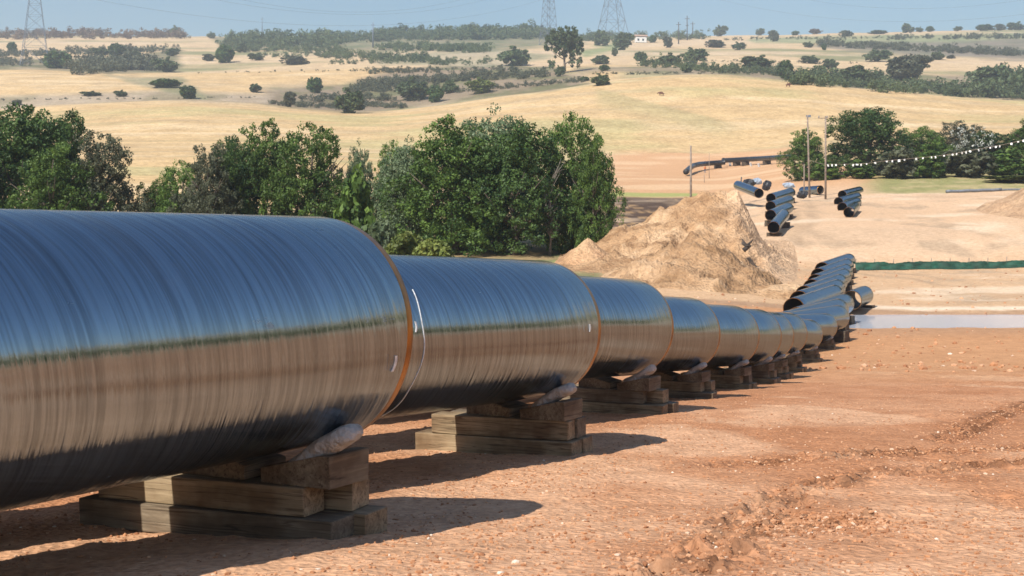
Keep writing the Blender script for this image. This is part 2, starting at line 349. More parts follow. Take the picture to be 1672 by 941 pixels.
# ------------------------------------------------------------------ mesh builders
class MB:
    def __init__(s): s.v = []; s.f = []
    def add(s, V, Fc):
        o = len(s.v); s.v += [tuple(map(float, v)) for v in V]; s.f += [tuple(int(i) + o for i in f) for f in Fc]; return s
    def tube(s, pts, rad, n=8, cap=True):
        pts = [Vector(p) for p in pts]; rad = [rad] * len(pts) if isinstance(rad, (int, float)) else rad
        V = []; Fc = []
        for i, p in enumerate(pts):
            t = (pts[min(i + 1, len(pts) - 1)] - pts[max(i - 1, 0)]).normalized()
            a = t.orthogonal().normalized() if i == 0 else (a - t * a.dot(t)).normalized()
            c = t.cross(a)
            for k in range(n):
                th = 2 * math.pi * k / n; V.append(p + (a * math.cos(th) + c * math.sin(th)) * rad[i])
        for i in range(len(pts) - 1):
            for k in range(n): Fc.append((i*n+k, i*n+(k+1) % n, (i+1)*n+(k+1) % n, (i+1)*n+k))
        if cap: Fc.append(tuple(range(n))[::-1]); Fc.append(tuple((len(pts)-1)*n+k for k in range(n)))
        return s.add(V, Fc)
    def box(s, c, d, M=None, bev=.0):
        hx, hy, hz = d[0]/2, d[1]/2, d[2]/2; V = [(x*hx, y*hy, z*hz) for z in (-1, 1) for x, y in ((-1,-1),(1,-1),(1,1),(-1,1))]
        if M is not None: V = [M @ Vector(v) for v in V]
        V = [Vector(v) + Vector(c) for v in V]
        return s.add(V, [(3,2,1,0),(4,5,6,7),(0,1,5,4),(1,2,6,5),(2,3,7,6),(3,0,4,7)])
    def build(s, name, m, parent=None, smooth=False, loc=None, rot=None):
        return add_mesh(name, s.v, s.f, m, smooth, parent, loc, rot)

# ------------------------------------------------------------------ pipes
RAD = .61; PL = 10.5
m_coat, nt, b = mat('black_coating')
tc = N(nt, 'ShaderNodeTexCoord'); oi = N(nt, 'ShaderNodeObjectInfo'); sp = N(nt, 'ShaderNodeSeparateXYZ'); L(nt, tc.outputs['Object'], sp.inputs[0])
an = N(nt, 'ShaderNodeMath', operation='ARCTAN2'); L(nt, sp.outputs[2], an.inputs[0]); L(nt, sp.outputs[0], an.inputs[1])
s1 = N(nt, 'ShaderNodeMath', operation='MULTIPLY_ADD'); L(nt, an.outputs[0], s1.inputs[0]); s1.inputs[1].default_value = .12; L(nt, sp.outputs[1], s1.inputs[2])
s2 = N(nt, 'ShaderNodeMath', operation='MULTIPLY_ADD'); L(nt, oi.outputs['Random'], s2.inputs[0]); s2.inputs[1].default_value = 91.; L(nt, s1.outputs[0], s2.inputs[2])
def helix(ks, kx):
    c = N(nt, 'ShaderNodeCombineXYZ')
    a = N(nt, 'ShaderNodeMath', operation='MULTIPLY'); L(nt, s2.outputs[0], a.inputs[0]); a.inputs[1].default_value = ks; L(nt, a.outputs[0], c.inputs[0])
    for i, o_ in ((1, 0), (2, 2)):
        q_ = N(nt, 'ShaderNodeMath', operation='MULTIPLY'); L(nt, sp.outputs[o_], q_.inputs[0]); q_.inputs[1].default_value = kx; L(nt, q_.outputs[0], c.inputs[i])
    return c.outputs[0]
nA = N(nt, 'ShaderNodeTexNoise', Scale=1., Detail=3., Roughness=.6); L(nt, helix(17., .55), nA.inputs['Vector'])
nB = N(nt, 'ShaderNodeTexNoise', Scale=1., Detail=4., Roughness=.7); L(nt, helix(55., 1.6), nB.inputs['Vector'])
nC = N(nt, 'ShaderNodeTexNoise', Scale=1., Detail=5., Roughness=.65); L(nt, helix(5., 2.6), nC.inputs['Vector'])
hh = N(nt, 'ShaderNodeMath', operation='MULTIPLY_ADD'); L(nt, nB.outputs[0], hh.inputs[0]); hh.inputs[1].default_value = .28; L(nt, nA.outputs[0], hh.inputs[2])
bp = N(nt, 'ShaderNodeBump', Strength=.8, Distance=.010); L(nt, hh.outputs[0], bp.inputs['Height']); L(nt, bp.outputs[0], b.inputs['Normal'])
rr_ = ramp(nt, nB.outputs[0], [(.3, (.05,)*3), (.7, (.13,)*3)]); L(nt, rr_.outputs[0], b.inputs['Roughness'])
d1 = ramp(nt, nA.outputs[0], [(.40, (.003, .0035, .005)), (.60, (.006, .007, .010)), (.78, (.014, .018, .024))])
d2 = ramp(nt, nC.outputs[0], [(.6, (0, 0, 0)), (.82, (.018, .015, .012))])
cc = mixc(nt, d1.outputs[0], d2.outputs[0], 1., 'ADD')
nF = N(nt, 'ShaderNodeTexNoise', Scale=1., Detail=2., Roughness=.5); L(nt, helix(30., .9), nF.inputs['Vector'])
sm = N(nt, 'ShaderNodeMath', operation='MULTIPLY_ADD'); L(nt, nF.outputs[0], sm.inputs[0]); sm.inputs[1].default_value = .8; L(nt, nB.outputs[0], sm.inputs[2])
spv = ramp(nt, sm.outputs[0], [(.50, (.29,)*3), (.80, (.45,)*3), (1., (.60,)*3)]); L(nt, spv.outputs[0], b.inputs['Specular IOR Level'])
nD = N(nt, 'ShaderNodeTexNoise', Scale=1., Detail=6., Roughness=.7); L(nt, helix(2.3, 7.), nD.inputs['Vector'])
nE = N(nt, 'ShaderNodeTexNoise', Scale=1., Detail=4., Roughness=.6); L(nt, helix(.6, 1.1), nE.inputs['Vector'])
scf = ramp(nt, nD.outputs[0], [(.66, (0,)*3), (.72, (1,)*3)]); dst = ramp(nt, nE.outputs[0], [(.52, (0,)*3), (.8, (.014, .012, .010))])
cc = mixc(nt, cc, dst.outputs[0], 1., 'ADD'); L(nt, cc, b.inputs['Base Color'])
ra = mixc(nt, rr_.outputs[0], (.42, .42, .42), scf.outputs[0]); rb = N(nt, 'ShaderNodeMath', operation='MULTIPLY_ADD'); L(nt, nE.outputs[0], rb.inputs[0]); rb.inputs[1].default_value = .08
sb = N(nt, 'ShaderNodeSeparateColor'); L(nt, ra, sb.inputs[0]); rc = N(nt, 'ShaderNodeMath', operation='SUBTRACT'); L(nt, sb.outputs[0], rc.inputs[0]); rc.inputs[1].default_value = .035; L(nt, rc.outputs[0], rb.inputs[2]); L(nt, rb.outputs[0], b.inputs['Roughness'])
b.inputs['IOR'].default_value = 4.0; b.inputs['Specular Tint'].default_value = (.71, .865, 1, 1)

m_bare, nt, b = mat('bare_steel_varnished')
tc = N(nt, 'ShaderNodeTexCoord'); n = N(nt, 'ShaderNodeTexNoise', Scale=7., Detail=6.); L(nt, tc.outputs['Object'], n.inputs['Vector'])
r = ramp(nt, n.outputs[0], [(.3, (.15, .055, .006)), (.55, (.36, .145, .012)), (.75, (.50, .22, .028))]); L(nt, r.outputs[0], b.inputs['Base Color'])
b.inputs['Metallic'].default_value = .75; b.inputs['Roughness'].default_value = .3
m_inner = simple('pipe_inner_steel', (.05, .04, .034), .7, .0, 3., .4)
m_chalk = simple('white_chalk', (.75, .75, .74), .9, 0, 40., .25)
m_sticker = simple('white_sticker', (.72, .72, .72), .5, 0, 20., .2)

def tube_mesh(rings, n, closed=False):
    """surface of revolution about local Y: rings = [(y, r)]"""
    t = np.linspace(0, 2*np.pi, n, endpoint=False); V = []
    for y, r in rings: V.append(np.stack([r*np.cos(t), np.full(n, y), r*np.sin(t)], 1))
    V = np.concatenate(V); Fc = []
    k = len(rings)
    for i in range(k if closed else k - 1):
        i2 = (i + 1) % k; a = i*n + np.arange(n); b_ = i*n + (np.arange(n)+1) % n; c = i2*n + (np.arange(n)+1) % n; d = i2*n + np.arange(n)
        Fc.append(np.stack([a, b_, c, d], 1))
    return V, np.concatenate(Fc)
def sharp(o, ang=40):
    me = o.data; me.update()
    import bmesh
    bm = bmesh.new(); bm.from_mesh(me)
    for e in bm.edges:
        if len(e.link_faces) == 2 and e.calc_face_angle(0) > R_(ang): e.smooth = False
    bm.to_mesh(me); bm.free()
CB = .068
def make_pipe(length, seg=128):
    root = empty('pipe')
    ys = np.linspace(-CB, -(length - CB), 14)
    rings = [(-CB + .0, RAD - .012), (-CB, RAD - .002), (-CB - .006, RAD)] + [(y, RAD) for y in ys[1:-1]] + [(-(length - CB) + .006, RAD), (-(length - CB), RAD - .002), (-(length - CB), RAD - .012)]
    V, Fc = tube_mesh(rings, seg); sharp(add_mesh('coating', V, Fc[:, ::-1] if False else Fc, m_coat, True, root))
    for y0, sgn in ((0, -1), (-length, 1)):
        prof = [(y0 + sgn * CB, RAD - .006), (y0 + sgn * .012, RAD - .006), (y0, RAD - .016), (y0, RAD - .030), (y0 + sgn * CB, RAD - .031)]
        V, Fc = tube_mesh(prof, seg); sharp(add_mesh('bare_end', V, Fc if sgn < 0 else Fc[:, ::-1], m_bare, True, root))
    V, Fc = tube_mesh([(-CB * .9, RAD - .031), (-length / 2, RAD - .031), (-(length - CB * .9), RAD - .031)], seg); add_mesh('inner_wall', V, Fc[:, ::-1], m_inner, True, root)
    return root
def copy_tree(o, parent=None):
    c = o.copy(); COL.objects.link(c)
    if parent: c.parent = parent
    for ch in [x for x in ALLCH.get(o.name, [])]: copy_tree(ch, c)
    return c
ALLCH = {}
def kids(o): ALLCH[o.name] = [x for x in COL.objects if x.parent == o]; return o

PIPES = [  # end centre (x, distance, height rel. eye), heading, pitch  -- each pipe overlaps the next like fallen dominoes
 (-1.040, 7.66, -.605, 29.0, -.8), (.265, 12.70, -1.0, 29.8, -2.6), (1.512, 17.95, -1.40, 31.0, -3.8), (2.94, 23.6, -1.95, 32.3, -3.6), (4.412, 28.3, -2.38, 32.5, -4.2),
 (5.60, 32.2, -2.71, 33.0, -4.3), (6.72, 36.4, -3.06, 33.0, -4.3), (7.903, 40.4, -3.34, 33.0, -4.2), (11.9, 56.5, -4.70, 33.3, -4.6), (14.57, 65.5, -5.07, 34.0, -2.3)]
def pix(px, py, Z): return ((px - CX) / F * Z, Z, (CY - py) / F * Z)
for px, py, Z, A, pt in ((1368, 518, 70.5, 30, -.5), (1368, 506, 76, 27, .5), (1378, 496.5, 82, 26, 1.0), (1362, 481, 88, 25, 1.5), (1366, 471, 94, 25, 1.5), (1370, 461.5, 100, 25, 2.0),
                         (1377.5, 451.5, 106, 25, 2.2), (1380.5, 443.5, 112, 25, 2.4), (1382.4, 434, 118, 25, 2.6), (1385.7, 425.2, 124, 25, 2.6)):
    PIPES.append((*pix(px, py, Z), A, pt))
ordn = ['nearest', 'second', 'third', 'fourth', 'fifth', 'sixth', 'seventh', 'eighth', 'ninth', 'tenth', 'eleventh', 'twelfth', 'thirteenth', 'fourteenth', 'fifteenth', 'sixteenth', 'seventeenth', 'eighteenth', 'nineteenth']
plab = ['largest and nearest black pipe with orange rim, filling the left of the photo', 'black pipe with a white chalk ring, just behind the nearest pipe',
        'third glossy black pipe from the front, before the tan heap']
plab += [f'{ordn[i]} black pipe from the front in the long descending row' for i in range(3, 10)]
plab += [f'{ordn[i]} black pipe counted from the front, climbing past the pond' for i in range(10, 19)] + ['black pipe at the top end of the long row, beside the green silt fence']
G1 = 'pipes laid in the long staggered row'
proto = kids(make_pipe(PL))
PO = []
for i, (x, z, h, A, pt) in enumerate(PIPES):
    o = proto if i == 0 else copy_tree(proto)
    o.location = (x, z, h + EZ); o.rotation_euler = (R_(pt), 0, R_(-A)); tag(o, plab[i], 'pipe', G1); PO.append(o)

short = make_pipe(4.0); x, z, h = pix(1411, 482, 92)
short.location = (x, z, h + EZ); short.rotation_euler = (R_(2), 0, R_(-25)); tag(short, 'short black pipe sticking out to the right of the row above the pond', 'pipe')

def pipe_between(a, b_, label, group):
    """a = far (ring) end, b_ = near opening; both (px, py, Z)"""
    A = P(*a); B = P(*b_); d = (A - B).normalized()
    o = copy_tree(proto); o.location = B + d * PL; o.rotation_euler = (math.asin(d.z), 0, -math.atan2(d.x, d.y)); tag(o, label, 'pipe', group); return o
G2 = 'pipes in the middle distance group beside the tan heap'; G3 = 'pipes in the separate group on the pale ground'
QP = [((1280, 351, 150), (1263, 372, 140)), ((1288, 339.5, 162), (1258, 352, 152)), ((1290, 327, 173), (1258, 337.5, 163)), ((1293, 314, 184), (1258.5, 324, 174))]
QL = ['front pipe with round black mouth toward us, beside the tan heap', 'second pipe from the front in the group beside the tan heap', 'third pipe from the front in the group beside the tan heap', 'rearmost pipe of the stepped group beside the tan heap']
RP = [((1396, 338, 170), (1386, 347, 160)), ((1400, 330, 181), (1375, 339, 171)), ((1402, 321, 192), (1369, 330, 182)), ((1405, 311, 203), (1375, 318.5, 193))]
RL = ['front pipe with round mouth in the group on open pale ground', 'second pipe from the front in the group on open pale ground', 'third pipe from the front in the group on open pale ground', 'rearmost pipe in the group on open pale ground']
QO = [pipe_between(a, c, l, G2) for (a, c), l in zip(QP, QL)]; RO = [pipe_between(a, c, l, G3) for (a, c), l in zip(RP, RL)]
so = copy_tree(proto); A_, B_ = P(1239.5, 316, 178), P(1206, 303, 188); d = (A_ - B_).normalized()
so.location = A_; so.rotation_euler = (math.asin(d.z), 0, -math.atan2(d.x, d.y)); tag(so, 'lone pipe lying tilted behind the tan heap, mouth facing right', 'pipe')
to = copy_tree(short) if kids(short) else None
A_, B_ = P(1340, 310, 197), P(1314, 312, 200); d = (A_ - B_).normalized(); to.location = A_; to.rotation_euler = (math.asin(d.z), 0, -math.atan2(d.x, d.y)); tag(to, 'short pipe lying sideways behind the two wooden poles', 'pipe')

# chalk ring and stickers
def arc(parent, y, w, a0, a1, name, m, n=40):
    V = []; 
    for k in range(n + 1):
        t = R_(a0 + (a1 - a0) * k / n); jit = .012 * math.sin(k * .35)
        for yy_, rr in ((y - w/2, RAD + .0005), (y - w/2, RAD + .003), (y + w/2, RAD + .003), (y + w/2, RAD + .0005)): V.append((rr * math.cos(t), yy_ + jit, rr * math.sin(t)))
    Fc = [(4*k+j, 4*k+j+1, 4*k+5+j, 4*k+4+j) for k in range(n) for j in range(3)]
    return add_mesh(name, V, Fc, m, True, parent)
arc(PO[1], -2.85, .009, -64, 36, 'chalk_ring', m_chalk); arc(PO[1], -3.0, .010, 44, 58, 'chalk_mark', m_chalk)
arc(PO[0], -.17, .022, -18, -10, 'sticker', m_sticker, 8); arc(PO[1], -2.95, .02, 6, 13, 'sticker', m_sticker, 8); arc(PO[1], -.25, .018, 0, 6, 'sticker', m_sticker, 8)

# ------------------------------------------------------------------ timber, sandbags
def wood(name, c1, c2):
    m, nt, b = mat(name)
    tc = N(nt, 'ShaderNodeTexCoord'); mp = N(nt, 'ShaderNodeMapping'); mp.inputs['Scale'].default_value = (1.2, 14, 14); L(nt, tc.outputs['Object'], mp.inputs[0])
    oi = N(nt, 'ShaderNodeObjectInfo'); ad = N(nt, 'ShaderNodeVectorMath', operation='ADD'); L(nt, mp.outputs[0], ad.inputs[0])
    ml = N(nt, 'ShaderNodeMath', operation='MULTIPLY'); L(nt, oi.outputs['Random'], ml.inputs[0]); ml.inputs[1].default_value = 60.; L(nt, ml.outputs[0], ad.inputs[1])
    n = N(nt, 'ShaderNodeTexNoise', Scale=2.2, Detail=8., Roughness=.65, Distortion=.6); L(nt, ad.outputs[0], n.inputs['Vector'])
    n2 = N(nt, 'ShaderNodeTexNoise', Scale=3.5, Detail=4.); L(nt, tc.outputs['Object'], n2.inputs['Vector'])
    r = ramp(nt, n.outputs[0], [(.25, [x * .55 for x in c1]), (.5, c1), (.75, c2)])
    dirt = ramp(nt, n2.outputs[0], [(.38, (1, 1, 1)), (.68, (.42, .33, .26))])
    mp2 = N(nt, 'ShaderNodeMapping'); mp2.inputs['Scale'].default_value = (.5, 11, 11); L(nt, tc.outputs['Object'], mp2.inputs[0]); ad2 = N(nt, 'ShaderNodeVectorMath', operation='ADD'); L(nt, mp2.outputs[0], ad2.inputs[0]); L(nt, ml.outputs[0], ad2.inputs[1])
    n3_ = N(nt, 'ShaderNodeTexNoise', Scale=1.6, Detail=3.); L(nt, ad2.outputs[0], n3_.inputs['Vector']); crk = ramp(nt, n3_.outputs[0], [(.40, (1, 1, 1)), (.425, (.25, .2, .17)), (.45, (1, 1, 1)), (.60, (1, 1, 1)), (.62, (.4, .34, .3)), (.64, (1, 1, 1))])
    cw = mixc(nt, r.outputs[0], dirt.outputs[0], .9, 'MULTIPLY'); L(nt, mixc(nt, cw, crk.outputs[0], .85, 'MULTIPLY'), b.inputs['Base Color']); b.inputs['Roughness'].default_value = .85
    bp = N(nt, 'ShaderNodeBump', Strength=.4, Distance=.01); L(nt, n.outputs[0], bp.inputs['Height']); L(nt, bp.outputs[0], b.inputs['Normal'])
    return m
m_wood = wood('pale_timber', (.33, .24, .14), (.50, .38, .24)); m_wood2 = wood('weathered_timber', (.21, .16, .105), (.34, .27, .185))
m_bag = simple('grey_sandbag', (.44, .41, .385), .8, 0, 9., .25, .9, 22.)
m_bagw = simple('white_sandbag', (.62, .60, .57), .85, 0, 9., .2, .4, 60.)

def bevel_box(prof_pts, length, seed, bev=.008):
    """prism: closed profile (y, z) extruded along x, bevelled, a little worn"""
    import bmesh
    bm = bmesh.new(); n = len(prof_pts); rs = random.Random(seed)
    vs = [[bm.verts.new((sx * length / 2 + rs.uniform(-.006, .006), y, z)) for y, z in prof_pts] for sx in (-1, 1)]
    bm.faces.new(vs[0][::-1]); bm.faces.new(vs[1])
    for i in range(n): bm.faces.new((vs[0][i], vs[0][(i+1) % n], vs[1][(i+1) % n], vs[1][i]))
    bmesh.ops.recalc_face_normals(bm, faces=bm.faces)
    bmesh.ops.bevel(bm, geom=list(bm.edges), offset=bev, segments=2, affect='EDGES', profile=.6)
    for v in bm.verts: v.co += Vector((rs.uniform(-1, 1), rs.uniform(-1, 1), rs.uniform(-1, 1))) * .0015
    me = bpy.data.meshes.new('timber'); bm.to_mesh(me); bm.free(); return me
def obj_me(name, me, m, loc, rot):
    o = bpy.data.objects.new(name, me)
    if not me.materials: me.materials.append(m)
    COL.objects.link(o); o.location = loc; o.rotation_euler = rot; return o
def rect(w, h): return [(-w/2, 0), (w/2, 0), (w/2, h), (-w/2, h)]
beam_long = [bevel_box(rect(.20, .14), 1.62, k) for k in range(3)]; beam_mid = [bevel_box(rect(.20, .155), 1.18, 10 + k) for k in range(3)]
# chock: profile in the plane across the pipe (extruded along the pipe)
# profile (y, z) across the pipe: low edge towards the pipe's middle, high edge outside
chock_me = [bevel_box([(-.22, 0), (.22, 0), (.22, .165), (.15, .165), (-.22, .075)], .34, 30 + k) for k in range(2)]
# extruded along local x, i.e. along the pipe once turned
def bag_mesh(seed, l=.42, w=.15, t=.075):
    nu, nv = 20, 14; V = []; rs = np.random.default_rng(seed); ph = rs.uniform(0, 6, 4)
    for i in range(nu + 1):
        u = -1 + 2 * i / nu; e = (1 - abs(u) ** 9) ** .5 if abs(u) < 1 else 0
        for j in range(nv):
            a = 2 * math.pi * j / nv; c, s_ = math.cos(a), math.sin(a)
            k = (abs(c) ** 3 + abs(s_) ** 3) ** (-1 / 3)
            wob = 1 + .06 * math.sin(3 * u + ph[0] + 2 * a) + .04 * math.sin(7 * u + ph[1] - 3 * a)
            V.append((u * l / 2, c * k * w / 2 * e * wob, s_ * k * t / 2 * (e * wob) + .012 * math.sin(2.5 * u + ph[2])))
    Fc = [(i*nv+j, i*nv+(j+1) % nv, (i+1)*nv+(j+1) % nv, (i+1)*nv+j) for i in range(nu) for j in range(nv)]
    me = bpy.data.meshes.new('sandbag'); me.from_pydata(V, [], Fc); me.polygons.foreach_set('use_smooth', [True] * len(Fc)); me.update(); return me
bags = [bag_mesh(k, .47, .19, .10) for k in range(3)]

def support(i, label_pipe, back=.32):
    x, z, h, A, pt = PIPES[i]; rA, rp = R_(A), R_(pt)
    u = Vector((math.sin(rA) * math.cos(rp), math.cos(rA) * math.cos(rp), math.sin(rp))); c = Vector((x, z, h + EZ)) - u * back
    side = Vector((math.cos(rA), -math.sin(rA), 0)); ax = Vector((math.sin(rA), math.cos(rA), 0)); yaw = -rA + .12
    bot = c.z - RAD; g = gz(c.x, c.y); gap = bot - g
    rots = random.Random(i + 3); G = 'timber beams of the pipe supports'
    hc = .15; rest = gap - hc + .02; n_lay = 2 if rest < .46 else 3
    hl = rest / n_lay; zc = g - .02
    sidey = Vector((math.cos(yaw), math.sin(yaw), 0)); axy = Vector((-math.sin(yaw), math.cos(yaw), 0))
    lens = (1.56, 1.24, 1.1) if n_lay == 2 else (1.5, 1.56, 1.2)
    words_ = ('lower', 'upper') if n_lay == 2 else ('lowest', 'middle', 'upper')
    for lay in range(n_lay):
        w_ = .20 if lay else .235
        for k, s_ in enumerate((-.5, .5)):
            sh = rots.uniform(-.05, .05) + ((-.20 + .12 * k) if lay else -.20 + (.02 if k == 0 else .05)) + (-.15 if i == 0 else 0)
            p = c + axy * s_ * (w_ + .006) + sidey * sh
            me = bevel_box(rect(w_, hl - .004), lens[lay] + rots.uniform(-.08, .08), i * 10 + lay * 2 + k)
            o = obj_me('timber_beam', me, m_wood if (lay + k + i) % 3 else m_wood2, (p.x, p.y, zc), (0, 0, yaw + rots.uniform(-.05, .05)))
            tag(o, f'{words_[lay]} {("front", "rear")[k]} beam in the timber stack under {label_pipe}', 'timber', G)
        zc += hl
    for k, s_ in enumerate((1, -1)):
        p = c + side * (.27 * s_ - (.07 if i == 0 else 0)); o = obj_me('wooden_chock', chock_me[k], m_wood if i % 2 else m_wood2, (p.x, p.y, zc - .002), (0, 0, 0))
        o.rotation_euler = (0, 0, -rA - math.pi / 2 + (math.pi if s_ < 0 else 0))
        tag(o, f'wooden chock wedged on the {("right", "left")[k]} side of {label_pipe}', 'chock', 'wooden chocks beside the pipes')
    th = R_(-62); n_ = side * math.cos(th) + Vector((0, 0, math.sin(th))); p = c + n_ * (RAD + .05) - ax * (.02 + .05 * rots.random())
    tdir = (side * -math.sin(th) + Vector((0, 0, math.cos(th)))).normalized()
    Mx = Matrix((tdir, ax, tdir.cross(ax))).transposed()
    o = obj_me('sandbag', bags[i % 3], m_bag, p, Mx.to_euler()); tag(o, f'grey sandbag squeezed between a chock and {label_pipe}', 'sandbag', 'sandbags under the pipes')
shortn = ['the nearest pipe', 'the chalk-ringed second pipe'] + [f'the {ordn[i]} pipe from the front' for i in range(2, 20 - 1)] + ['the last pipe of the row']
for i in range(10): support(i, shortn[i])
# plain blocks under the farther pipes
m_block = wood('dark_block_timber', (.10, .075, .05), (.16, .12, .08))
blk = {}
def block(o, back, label, name='support_block'):
    M_ = o.matrix_basis.copy() if False else (Matrix.Translation(o.location) @ o.rotation_euler.to_matrix().to_4x4())
    c = M_ @ Vector((0, -back, 0)); g = gz(c.x, c.y); hgt = max(.18, c.z - RAD - g + .12)
    me = bevel_box([(-.45, 0), (.45, 0), (.45, hgt * .5), (.38, hgt * .5), (.34, hgt), (-.34, hgt), (-.38, hgt * .5), (-.45, hgt * .5)], 1.5, int(abs(c.x * 100)) % 999, .01)
    b_ = obj_me(name, me, m_block, (c.x, c.y, c.z - RAD - hgt + .005), (0, 0, o.rotation_euler.z)); return tag(b_, label, 'timber', 'stepped support blocks under the far pipes')
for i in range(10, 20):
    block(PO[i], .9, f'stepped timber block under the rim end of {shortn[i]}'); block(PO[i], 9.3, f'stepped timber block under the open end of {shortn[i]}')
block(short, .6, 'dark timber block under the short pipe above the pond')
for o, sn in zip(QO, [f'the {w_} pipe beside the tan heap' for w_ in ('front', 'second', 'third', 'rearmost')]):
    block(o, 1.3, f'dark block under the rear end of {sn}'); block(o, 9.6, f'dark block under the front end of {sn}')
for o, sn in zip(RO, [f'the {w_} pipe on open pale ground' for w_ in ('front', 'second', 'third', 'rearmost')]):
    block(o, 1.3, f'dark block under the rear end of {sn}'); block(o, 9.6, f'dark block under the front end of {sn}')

# ------------------------------------------------------------------ welded pipe string far up the slope
def string(pts, label):
    root = empty('pipe_string', pts[0]); p0 = Vector(pts[0]); q_ = [Vector(p) - p0 for p in pts]
    MB().tube(q_, RAD, 20, False).build('coating', m_coat2, root, True)
    d = (q_[1] - q_[0]).normalized(); MB().tube([q_[0] - d * .05, q_[0] + d * .5], RAD + .06, 20, True).build('end_cap', m_black, root, True)
    for k in range(2, len(q_) - 1, 2):
        d = (q_[k+1] - q_[k]).normalized(); MB().tube([q_[k] - d * .25, q_[k] + d * .25], RAD + .025, 20, True).build('joint_sleeve', m_black, root, True)
    return tag(root, label, 'pipeline')
m_coat2, nt, b = mat('black_pipe_far'); b.inputs['Base Color'].default_value = (.012, .013, .016, 1); b.inputs['Roughness'].default_value = .25
n = N(nt, 'ShaderNodeTexNoise', Scale=2.); L(nt, ramp(nt, n.outputs[0], [(.3, (.2,)*3), (.7, (.45,)*3)]).outputs[0], b.inputs['Roughness'])
m_black = simple('black_rubber', (.014, .014, .016), .6)
def on_ground(px, py, up):
    x, Z, g = at(px, py); return Vector((x, Z, g + up))
s1p = [on_ground(1120, 288, 1.0), on_ground(1126, 285.5, 1.5), on_ground(1133, 282, 1.7), on_ground(1141, 280, 1.7), on_ground(1152, 278, 1.6), on_ground(1168, 276, 1.5), on_ground(1184, 275, 1.5)]
s2p = [on_ground(px, 272.5 - (px - 1180) * .045, 1.55) for px in range(1180, 1341, 20)]
string(s1p, 'far black pipe curving down to a capped end on the orange slope'); string(s2p, 'far straight black pipeline running right behind the trees')
for px, py, Z, lab in ((1172, 272, 341, 'dark block under the curved far pipe near its joint'), (1203, 268, 355, 'dark block under the straight far pipeline, left one'), (1217, 267.5, 357, 'second dark block under the straight far pipeline'), (1252, 266, 363, 'dark block under the straight far pipeline beside the trees')):
    p = on_ground(px, py + 3, 0); g = p.z; hh_ = 1.0
    o = obj_me('support_block', bevel_box([(-.9, 0), (.9, 0), (.8, hh_), (-.8, hh_)], 1.6, int(px), .02), m_block, (p.x, p.y, g - .05), (0, 0, .1)); tag(o, lab, 'timber', 'blocks under the far pipeline')
for px, py, Z, lab in ((1226, 267, 354, 'pair of pale bags on the ground below the far pipeline'), (1239, 268, 356, 'white bag standing below the far pipeline'), (1192, 266, 350, 'small white bag by the start of the straight far pipeline')):
    p = on_ground(px, py + 5, .3); o = obj_me('sandbag', bags[0], m_bagw, p, (R_(80), R_(80), .3)); o.scale = (2.6, 3.2, 4); tag(o, lab, 'sandbag')

# ------------------------------------------------------------------ spoil heaps
def heap(name, x0, x1, y0, y1, fn, label, step=.22, colr=((.44, .265, .14), (.54, .355, .205), (.30, .17, .085))):
    xs = np.arange(x0, x1, step); ys = np.arange(y0, y1, step); X, Y = np.meshgrid(xs, ys); T = hsmooth(X, Y, HD); hgt = fn(X, Y)
    Zz = T + hgt; hgt = np.maximum(hgt, -.5); keep = hgt > -.49
    i = np.arange(X.size).reshape(X.shape); f = np.stack([i[:-1, :-1], i[:-1, 1:], i[1:, 1:], i[1:, :-1]], -1)
    kf = keep[:-1, :-1] & keep[:-1, 1:] & keep[1:, 1:] & keep[1:, :-1]; f = f[kf]; u, inv = np.unique(f, return_inverse=True)
    V = np.stack([X, Y, Zz + EZ], -1).reshape(-1, 3)[u]; o = add_mesh(name, V, inv.reshape(f.shape), m_heap)
    c0, c1, c2 = map(np.array, colr); a_ = fbm(X * .3, Y * .3, 71, 4); b_ = fbm(X * .9 + Y * .5, Y * .9, 72, 4)
    K = mix(np.broadcast_to(c0, X.shape + (3,)).copy(), c1, sst(-.1, .5, a_)); K = mix(K, c2, sst(-.1, .4, b_) * .85)  # dark soil patches, deepened to put gully shading into the colour
    if len(label) and 'tall tan' in label: K = mix(K, cream, sst(16.5, 21.5, X + 2 * a_) * .55)
    K = np.concatenate([K.reshape(-1, 3), np.ones((X.size, 1))], 1)[u].astype(np.float32)
    at_ = o.data.attributes.new('soil', 'FLOAT_COLOR', 'POINT'); at_.data.foreach_set('color', K.ravel()); return tag(o, label, 'spoil heap')
def heap1(X, Y):
    ridge = pchip([3, 6, 10, 14, 17.6, 19.8, 20.9, 22, 24.2, 27], [-.4, .9, 2.6, 4.4, 6.3, 6.3, 5.0, 2.9, .8, -.8], X * 125 / np.maximum(Y, 60) )
    yr = 124 + 1.6 * fbm(X * .12, Y * 0 + 3, 81, 3); t = np.where(Y < yr, (yr - Y) / 17, (Y - yr) / 14)
    prof = 1 - np.clip(t, 0, 1.4) ** 1.0
    rel = .75 * fbm(X * .22 + Y * .08, Y * .12 - X * .05, 82, 5) + .6 * fbm(X * .75 + Y * .25, Y * .35, 83, 5, .6) + .22 * fbm(X * 2.2, Y * 2.2, 84, 3)
    gul = .9 * (.5 - np.abs(fbm(X * .55 - Y * .25, Y * .07 + 5, 85, 3)))
    body = np.where(ridge > 0, ridge * prof, ridge - .3 * (prof < 0)); return body + (rel - gul) * sst(-.1, 1.2, body) - .05
